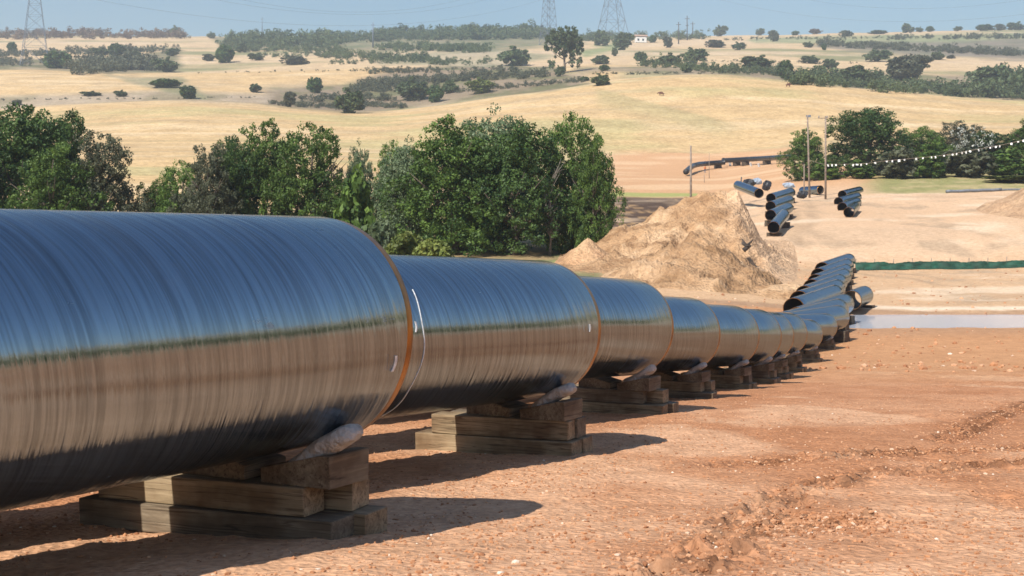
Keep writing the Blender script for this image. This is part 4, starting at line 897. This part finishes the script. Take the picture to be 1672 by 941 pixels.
for px, top, base, lab in ((1108, 36, 72, 'left dark post of three on the right skyline'), (1122, 26, 66, 'tallest of the three dark posts on the right skyline'), (1131, 36, 62, 'right dark post of three on the right skyline')):
    x, Z, g = at(px, base); root = empty('dark_post', (x, Z, g)); h = EZ + (CY - top) / F * Z - g
    MB().tube([(0, 0, -.5), (0, 0, h)], [.7, .5], 8).build('shaft', m_dk, root, True); MB().box((0, 0, h * .88), (5.5, .5, .5)).build('cross_arm', m_dk, root); tag(root, lab, 'pole', 'dark posts on the skyline')
    if top < 30: MB().box((0, 0, h * .6), (3.6, .5, .5)).build('cross_arm', m_dk, root)
for px, top, base, lab in ((428, 28, 58, 'slim mast on the left skyline wood'), (609, 37, 78, 'slim mast above the middle skyline wood')):
    x, Z, g = at(px, base); root = empty('mast', (x, Z, g)); h = EZ + (CY - top) / F * Z - g
    MB().tube([(0, 0, -.5), (0, 0, h)], [.9, .35], 6).build('shaft', m_steel, root, True); MB().box((0, 0, h * .9), (3.5, .4, .5)).build('cross_arm', m_steel, root); tag(root, lab, 'mast', 'slim masts on the skyline')

def pylon(px, base, halfbase, half0, label, rot=0.25, thick=1.0):
    x, Z, g = at(px, base); mpp = Z / F; hb = halfbase * mpp; hgt0 = (base - 0) * mpp; h0 = half0 * mpp; H_ = hgt0 * 2.1
    root = empty('pylon', (x, Z, g), (0, 0, rot)); b_ = MB(); n = 11
    sl = (hb - h0) / hgt0
    def w(z): return max(hb - sl * z, h0 * .35)
    zs = [0]; 
    while zs[-1] < H_ and len(zs) < 16: zs.append(zs[-1] + max(w(zs[-1]) * 1.25, 1.2))
    tk = .12 * thick
    for i in range(len(zs) - 1):
        z0, z1 = zs[i], zs[i+1]; a, c = w(z0) * .8, w(z1) * .8
        K0 = [(-a, -a), (a, -a), (a, a), (-a, a)]; K1 = [(-c, -c), (c, -c), (c, c), (-c, c)]
        for k in range(4):
            p0 = (*K0[k], z0); p1 = (*K1[k], z1); q0 = (*K0[(k+1) % 4], z0); q1 = (*K1[(k+1) % 4], z1)
            b_.tube([p0, p1], tk * 1.5, 4); b_.tube([p0, q1], tk, 4); b_.tube([q0, p1], tk, 4); b_.tube([p1, q1], tk, 4)
    b_.build('lattice_tower', m_steel, root)
    for zf in (.72, .84, .95):
        z = H_ * zf; a = MB(); Lr = hb * 1.3
        for s_ in (-1, 1):
            a.tube([(0, .4, z), (s_ * Lr, 0, z + .5)], tk * 1.2, 4); a.tube([(0, -.4, z), (s_ * Lr, 0, z + .5)], tk * 1.2, 4); a.tube([(0, 0, z + 1.8), (s_ * Lr, 0, z + .5)], tk, 4)
        a.build('cross_arm', m_steel, root)
    tag(root, label, 'pylon'); return root, H_, hb
pyA = pylon(57, 110, 27, 11, 'lattice pylon at the upper left, base among the scrub'); pyB = pylon(896, 74, 14, 8, 'slimmer lattice pylon behind the giant lone tree', .6, 1.2); pyC = pylon(1000, 70, 28, 12, 'wide lattice pylon right of the giant lone tree', .3, 1.7)
def wire(pa, pb, sag, label, r=.09):
    pa, pb = Vector(pa), Vector(pb); pts = []
    for k in range(41):
        t = k / 40; p = pa.lerp(pb, t); p.z -= sag * 4 * t * (1 - t); pts.append(p)
    return tag(MB().tube(pts, r, 5).build('power_line', m_wire, None, True), label, 'power line', 'power lines across the sky')
def wy(px, py, Z): return P(px, py, Z)
def wire_px(a, mid_y, b_, label, r):
    A_, B_ = P(*a), P(*b_); m = (A_ + B_) / 2; ym = CY - (m.z - EZ) / m.y * F
    wire(A_, B_, (mid_y - ym) / F * m.y, label, r)
wire_px((57, -110, 800), 20, (897, -60, 1400), 'upper power line sagging between the left and slimmer pylons', .06)
wire_px((57, -80, 800), 24, (905, -40, 1400), 'middle power line sagging between the left and slimmer pylons', .06)
wire_px((57, -20, 800), 42, (900, -5, 1400), 'lowest power line sagging between the left and slimmer pylons', .06)
wire_px((1000, -60, 1400), 33, (1950, -30, 1000), 'lower power line sagging right from the wide pylon', .06)
wire_px((1000, -120, 1400), 10, (1950, -70, 1000), 'upper power line sagging right from the wide pylon', .06)

# small white house on the skyline
x, Z, g = at(1046, 70); root = empty('house', (x, Z, g), (0, 0, .2)); s = Z / F
m_ww = simple('white_wall', (.72, .70, .66), .9); m_rf = simple('tan_roof', (.38, .24, .17), .9); m_win = simple('dark_window', (.04, .045, .05), .3)
MB().box((0, 0, 4.5 * s), (18 * s, 8 * s, 9 * s)).build('wall', m_ww, root)
MB().add([(-11*s, -5*s, 10*s), (11*s, -5*s, 10*s), (11*s, 5*s, 10*s), (-11*s, 5*s, 10*s), (-11*s, 0, 13*s), (11*s, 0, 13*s)], [(0,1,5,4), (2,3,4,5), (0,4,3), (1,2,5), (3,2,1,0)]).build('roof', m_rf, root)
for k in (-5, 3): MB().box((k * s, -4.05 * s, 4.5 * s), (3 * s, .3 * s, 3.5 * s)).build('window', m_win, root)
tag(root, 'small white house on the skyline right of the wide pylon', 'house')

# ------------------------------------------------------------------ silt fence, flags, plank bundle
m_green = simple('green_netting', (.008, .055, .032), .7, 0, 1.2, .55, .5, 4.); 
root = empty('silt_fence', (0, 0, 0)); fn = []; nn = 150
root.location = P(1396, 436, 125.5)
V = []; base0 = Vector(root.location)
for k in range(nn + 1):
    t = k / nn; px = 1396 + 330 * t; Z = 125.5 + 1.2 * t; x = (px - CX) / F * Z; g = gz(x, Z)
    hgt = .66 + .12 * float(fbm(k * .11, 0.5, 95, 3)) + .05 * float(fbm(k * .6, 2.5, 96, 2)) - .12 * t
    for j in range(7):
        f_ = j / 6; V.append(Vector((x, Z - .55 + .5 * f_ + .10 * math.sin(k * .5 + j * 1.1) * math.sin(j * .9) + .12 * (j % 2), g + .0 + hgt * f_)) - base0)
Fc = [(k*7+j, (k+1)*7+j, (k+1)*7+j+1, k*7+j+1) for k in range(nn) for j in range(6)]
fo = add_mesh('netting', V, Fc, m_green, True, root); md = fo.modifiers.new('thick', 'SOLIDIFY'); md.thickness = .02
for k in range(0, nn, 14):
    t = k / nn; px = 1397 + 330 * t; Z = 125.5 + 1.2 * t; x = (px - CX) / F * Z; g = gz(x, Z)
    MB().tube([Vector((x, Z + .06, g - .2)) - base0, Vector((x + .05, Z + .06, g + .95)) - base0], .035, 6).build('stake', m_pole, root, True)
tag(root, 'long low dark green netting fence right of the climbing pipes', 'fence')

root = empty('flag_line', P(1322, 262, 189)); b0 = Vector(root.location)
cp = [(1322, 262), (1348, 268.5), (1400, 268), (1450, 262.5), (1500, 258), (1545, 253), (1590, 245), (1640, 236), (1690, 224), (1760, 208)]
pz = np.array([c[0] for c in cp], float); py_ = np.array([c[1] for c in cp], float); fx = np.linspace(1322, 1760, 90); fy = pchip(pz, py_, fx)
MB().tube([P(a, c, 189) - b0 for a, c in zip(fx, fy)], .03, 5).build('rope', m_pole, root, True)
m_flag = simple('white_flag', (.85, .85, .83), .7, 0, 3., .1); rs = random.Random(8); kx = 1352
while kx < 1740:
    p = P(kx, float(pchip(pz, py_, np.array([float(kx)]))[0]), 188.9) - b0; w_ = rs.uniform(.10, .24); h_ = rs.uniform(.16, .32)
    MB().box(p + Vector((0, 0, -h_ / 2)), (w_ * 1.4, .02, h_), Matrix.Rotation(rs.uniform(-.5, .5), 3, 'Y') @ Matrix.Rotation(rs.uniform(-.6, .6), 3, 'Z')).build('flag', m_flag, root)
    kx += rs.choice((6.5, 9, 11, 14, 19))
tag(root, 'sagging rope hung with white flags before the right trees', 'flag line')
p2 = P(1760, 208, 189); g2 = gz(p2.x, p2.y); MB().tube([p2 - b0, Vector((p2.x, p2.y, g2 - .3)) - b0], .12, 8).build('end_post', m_pole, root, True)

m_grey = simple('grey_plastic', (.15, .165, .19), .6)
for k, (px0, px1, py, lab) in enumerate(((1545, 1635, 319.5, 'long grey tube lying at the edge of the grass'), (1560, 1690, 317.3, 'thinner grey tube behind the long one at the grass edge'))):
    a, c = P(px0, py, 197 + k), P(px1, py, 198 + k); a.z = gz(a.x, a.y) + .22; c.z = gz(c.x, c.y) + .22; n_ = [a.lerp(c, t / 12) + Vector((0, .08 * math.sin(t), .03 * math.sin(t * 1.7))) for t in range(13)]
    tag(MB().tube(n_, .2 if k == 0 else .13, 10).build('plastic_tube', m_grey, None, True), lab, 'tube')

# dark sheets and bags heaped round the lone tilted pipe
def lump(px, py, Z, w, h, label, m, seed):
    rs = np.random.default_rng(seed); c = P(px, py, Z); nu, nv = 18, 12; V = []
    for i in range(nv + 1):
        ph = math.pi * i / nv
        for j in range(nu):
            a = 2 * math.pi * j / nu; k = 1 + .22 * math.sin(3 * a + seed) * math.sin(ph * 2) + .18 * math.sin(5 * a - seed + ph * 3)
            V.append((math.cos(a) * math.sin(ph) * w / 2 * k, math.sin(a) * math.sin(ph) * w / 3 * k, math.cos(ph) * h / 2 * k))
    Fc = [(i*nu+j, (i+1)*nu+j, (i+1)*nu+(j+1) % nu, i*nu+(j+1) % nu) for i in range(nv) for j in range(nu)]
    g = gz(c.x, c.y); return tag(add_mesh('tarpaulin_heap', V, Fc, m, False, None, (c.x, c.y, max(c.z, g + h * .2))), label, 'tarpaulin')
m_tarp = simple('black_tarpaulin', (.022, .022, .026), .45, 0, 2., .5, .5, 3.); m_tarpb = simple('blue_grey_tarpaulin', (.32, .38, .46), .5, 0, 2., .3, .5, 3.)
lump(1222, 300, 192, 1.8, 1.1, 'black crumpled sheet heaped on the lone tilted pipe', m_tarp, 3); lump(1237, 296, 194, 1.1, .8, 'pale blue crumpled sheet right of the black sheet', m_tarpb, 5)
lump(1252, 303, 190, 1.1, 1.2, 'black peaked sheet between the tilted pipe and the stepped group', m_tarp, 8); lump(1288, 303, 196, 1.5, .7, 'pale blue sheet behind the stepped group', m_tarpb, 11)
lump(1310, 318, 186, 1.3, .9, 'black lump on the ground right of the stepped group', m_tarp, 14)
MB_ = MB(); p = P(1209, 306, 190)
tag(MB().tube([p, p + Vector((.15, 0, 1.4))], .08, 6).build('stake', m_dk, None, True), 'short dark stake at the left end of the lone tilted pipe', 'stake')

# ------------------------------------------------------------------ figures
def skin_obj(name, verts, edges, radii, m, loc, rotz=0., scale=1.):
    me = bpy.data.meshes.new(name); me.from_pydata(verts, edges, []); me.update(); o = bpy.data.objects.new(name, me); COL.objects.link(o)
    o.modifiers.new('skin', 'SKIN'); sv = me.skin_vertices
    if not len(sv): me.attributes.new  # layer comes with the modifier below
    for i, r in enumerate(radii): me.skin_vertices[0].data[i].radius = (r, r)
    me.skin_vertices[0].data[0].use_root = True
    o.modifiers.new('sub', 'SUBSURF').levels = 1; o.modifiers['sub'].render_levels = 1
    me.materials.append(m); o.location = loc; o.rotation_euler = (0, 0, rotz); o.scale = (scale,) * 3; return o
def bands(name, stops):
    m, nt, b = mat(name); tc = N(nt, 'ShaderNodeTexCoord'); sp = N(nt, 'ShaderNodeSeparateXYZ'); L(nt, tc.outputs['Object'], sp.inputs[0])
    d = N(nt, 'ShaderNodeMath', operation='DIVIDE'); L(nt, sp.outputs[2], d.inputs[0]); d.inputs[1].default_value = 2.
    r = ramp(nt, d.outputs[0], stops); r.color_ramp.interpolation = 'CONSTANT'; L(nt, r.outputs[0], b.inputs['Base Color']); b.inputs['Roughness'].default_value = .8; return m
try:
    m_man = bands('worker_clothes', [(0, (.05, .05, .06)), (.05, (.10, .12, .17)), (.45, (.55, .18, .06)), (.76, (.40, .25, .18)), (.84, (.62, .22, .05))])
    v = [(0,0,.95),(0,0,1.2),(0,0,1.42),(0,0,1.54),(0,0,1.68),(.1,0,.9),(.11,.02,.5),(.12,-.02,.06),(-.1,0,.9),(-.11,.02,.5),(-.12,-.02,.06),(.19,0,1.4),(.25,.02,1.12),(.24,-.1,.88),(-.19,0,1.4),(-.25,.02,1.12),(-.22,-.12,.88),(.12,-.14,.03),(-.12,-.14,.03)]
    e = [(0,1),(1,2),(2,3),(3,4),(0,5),(5,6),(6,7),(0,8),(8,9),(9,10),(2,11),(11,12),(12,13),(2,14),(14,15),(15,16),(7,17),(10,18)]
    r_ = [.15,.15,.15,.06,.11,.09,.07,.05,.09,.07,.05,.07,.05,.04,.07,.05,.04,.04,.04]
    p = on_ground(1151, 282.5, 0); person = skin_obj('person', v, e, r_, m_man, (p.x, p.y, gz(p.x, p.y)), .4); tag(person, 'person in orange top and dark trousers standing before the curved far pipe', 'person')
    m_cow = simple('brown_hide', (.12, .05, .03), .9)
    cv = [(0,0,1.0),(.6,0,1.05),(-.6,0,1.05),(1.0,0,1.15),(1.3,0,.95),(1.55,0,.75),(.55,.2,.55),(.55,.2,.05),(.55,-.2,.55),(.55,-.2,.05),(-.6,.2,.6),(-.66,.2,.05),(-.6,-.2,.6),(-.66,-.2,.05),(-.95,0,.9),(-1.0,0,.5)]
    ce = [(0,1),(0,2),(1,3),(3,4),(4,5),(1,6),(6,7),(1,8),(8,9),(2,10),(10,11),(2,12),(12,13),(2,14),(14,15)]
    cr = [.42,.38,.38,.2,.18,.1,.14,.07,.14,.07,.15,.07,.15,.07,.05,.03]
    for px, py, lab in ((1287, 142.5, 'brown cow grazing on the right wheat field below the hedge'), (1080, 157, 'dark brown cow at the left of the right wheat field')):
        x, Z, g = at(px, py); c = skin_obj('cow', cv, ce, cr, m_cow, (x, Z, g), .1 if px > 1200 else 2.9, 1.1); tag(c, lab, 'cow', 'cows on the wheat field')
except Exception as ex:
    print('FIGURES', ex)

# ------------------------------------------------------------------ stones and clods
def stones(n, fn, smin, smax, seed, name, label, m):
    rs = np.random.default_rng(seed); ico = np.array([(0,0,1),(.894,0,.447),(.276,.851,.447),(-.724,.526,.447),(-.724,-.526,.447),(.276,-.851,.447),(.724,.526,-.447),(-.276,.851,-.447),(-.894,0,-.447),(-.276,-.851,-.447),(.724,-.526,-.447),(0,0,-1)])
    fi = np.array([(0,1,2),(0,2,3),(0,3,4),(0,4,5),(0,5,1),(1,6,2),(2,7,3),(3,8,4),(4,9,5),(5,10,1),(6,7,2),(7,8,3),(8,9,4),(9,10,5),(10,6,1),(11,7,6),(11,8,7),(11,9,8),(11,10,9),(11,6,10)])
    x, y = fn(rs, n); n = len(x); g = hsmooth(x, y, HD) + EZ; s = smin * (smax / smin) ** (rs.uniform(0, 1, n) ** 2.2)
    sc_ = rs.uniform(.6, 1.3, (n, 1, 3)) * s[:, None, None] * np.array([1, 1, .7]); V = ico[None] * rs.uniform(.7, 1.2, (n, 12, 1)) * sc_
    a = rs.uniform(0, 6.28, n); ca, sa = np.cos(a)[:, None], np.sin(a)[:, None]; V = np.stack([V[..., 0]*ca - V[..., 1]*sa, V[..., 0]*sa + V[..., 1]*ca, V[..., 2]], -1)
    V += np.stack([x, y, g + s * .18], -1)[:, None, :]; Fc = (fi[None] + (np.arange(n) * 12)[:, None, None]).reshape(-1, 3)
    o = add_mesh(name, V.reshape(-1, 3), Fc, m, False); t = o.data.attributes.new('tint', 'FLOAT', 'POINT'); t.data.foreach_set('value', np.repeat(rs.uniform(0, 1, n), 12).astype(np.float32))
    return tag(o, label, 'stones', None, 'stuff')
m_stone, nt, b = mat('stones'); a = N(nt, 'ShaderNodeAttribute', attribute_name='tint')
L(nt, ramp(nt, a.outputs['Fac'], [(.0, (.28, .115, .05)), (.6, (.46, .215, .10)), (.93, (.55, .31, .175)), (.985, (.60, .42, .29)), (1., (.72, .62, .5))]).outputs[0], b.inputs['Base Color']); b.inputs['Roughness'].default_value = .95
def f_near(rs, n):
    Z = 5.2 * (42 / 5.2) ** (rs.uniform(0, 1, n)); px = rs.uniform(-100, 1780, n); x = (px - CX) / F * Z
    k = (vnoise(x * .8, Z * .8, 5) + .5 * vnoise(x * 3, Z * 3, 6)) > .25 + rs.uniform(0, .95, n); return x[k], Z[k]
def f_rut(rs, n):
    q_ = [ruts[i] for i in rs.integers(0, len(ruts), n)]; out = []
    for s_ in q_:
        i = rs.integers(0, len(s_) - 1); t = rs.uniform(); out.append((s_[i][0]*(1-t) + s_[i+1][0]*t + rs.normal(0, .16), s_[i][1]*(1-t) + s_[i+1][1]*t + rs.normal(0, .16)))
    o = np.array(out); return o[:, 0], o[:, 1]
stones(80000, f_near, .003, .015, 1, 'gravel', 'loose stones and clods strewn over the red dirt', m_stone)
stones(9000, f_rut, .004, .020, 2, 'gravel', 'broken clods along the wheel tracks in the red dirt', m_stone)
def f_far(rs, n):
    px = rs.uniform(940, 1680, n); Z = rs.uniform(40, 130, n); return (px - CX) / F * Z, Z
stones(900, f_far, .05, .16, 3, 'gravel', 'pale stones scattered on the far dirt slope', m_stone)

# ------------------------------------------------------------------ light, sky, air, camera
SUN_EL, SUN_AZ = R_(47), math.atan2(-.574, -.819)     # azimuth measured from +Y towards +X
sd = Vector((math.sin(SUN_AZ) * math.cos(SUN_EL), math.cos(SUN_AZ) * math.cos(SUN_EL), math.sin(SUN_EL)))
sl = bpy.data.lights.new('sun', 'SUN'); sl.energy = 5.0; sl.angle = R_(.5); sl.color = (1, .95, .86); so_ = bpy.data.objects.new('sun', sl); COL.objects.link(so_); so_.rotation_euler = sd.to_track_quat('Z', 'Y').to_euler(); so_.location = (0, 0, 50)
W = bpy.data.worlds.new('World'); S.world = W; W.use_nodes = True; nt = W.node_tree
sky = nt.nodes.new('ShaderNodeTexSky'); sky.sky_type = 'NISHITA'; sky.sun_disc = False; sky.sun_elevation = SUN_EL; sky.sun_rotation = SUN_AZ % (2 * math.pi); sky.altitude = 100; sky.air_density = 1.6; sky.dust_density = .5; sky.ozone_density = 10
bg = nt.nodes['Background']; nt.links.new(sky.outputs[0], bg.inputs[0]); bg.inputs[1].default_value = .084

HAZE = True
if HAZE:
    m_haze = bpy.data.materials.new('haze'); m_haze.use_nodes = True; nt = m_haze.node_tree; nt.nodes.remove(nt.nodes['Principled BSDF'])
    pv = nt.nodes.new('ShaderNodeVolumePrincipled'); pv.inputs['Color'].default_value = (.72, .84, .97, 1); pv.inputs['Density'].default_value = .0002; pv.inputs['Anisotropy'].default_value = .3
    nt.links.new(pv.outputs[0], nt.nodes['Material Output'].inputs['Volume'])
    hz = MB().box((0, 0, 85), (8400, 8400, 730)).build('haze', m_haze); tag(hz, kind='stuff')

cam = bpy.data.cameras.new('camera'); co = bpy.data.objects.new('camera', cam); COL.objects.link(co); co.location = (0, 0, EZ); co.rotation_euler = (R_(90), 0, 0)
cam.sensor_width = 36; cam.lens = F / 1672 * 36; cam.shift_y = -(470.5 - CY) / 1672; cam.clip_end = 9000; cam.clip_start = .05
cam.dof.use_dof = True; cam.dof.focus_distance = 13; cam.dof.aperture_fstop = 8
S.camera = co
S.view_settings.view_transform = 'Standard'; S.view_settings.look = 'None'; S.view_settings.exposure = .44; S.view_settings.gamma = 1; S.view_settings.use_curve_mapping = False
S.cycles.max_bounces = 6; S.cycles.diffuse_bounces = 2; S.cycles.glossy_bounces = 4; S.cycles.volume_bounces = 1; S.cycles.use_denoising = True; S.cycles.sample_clamp_indirect = 6
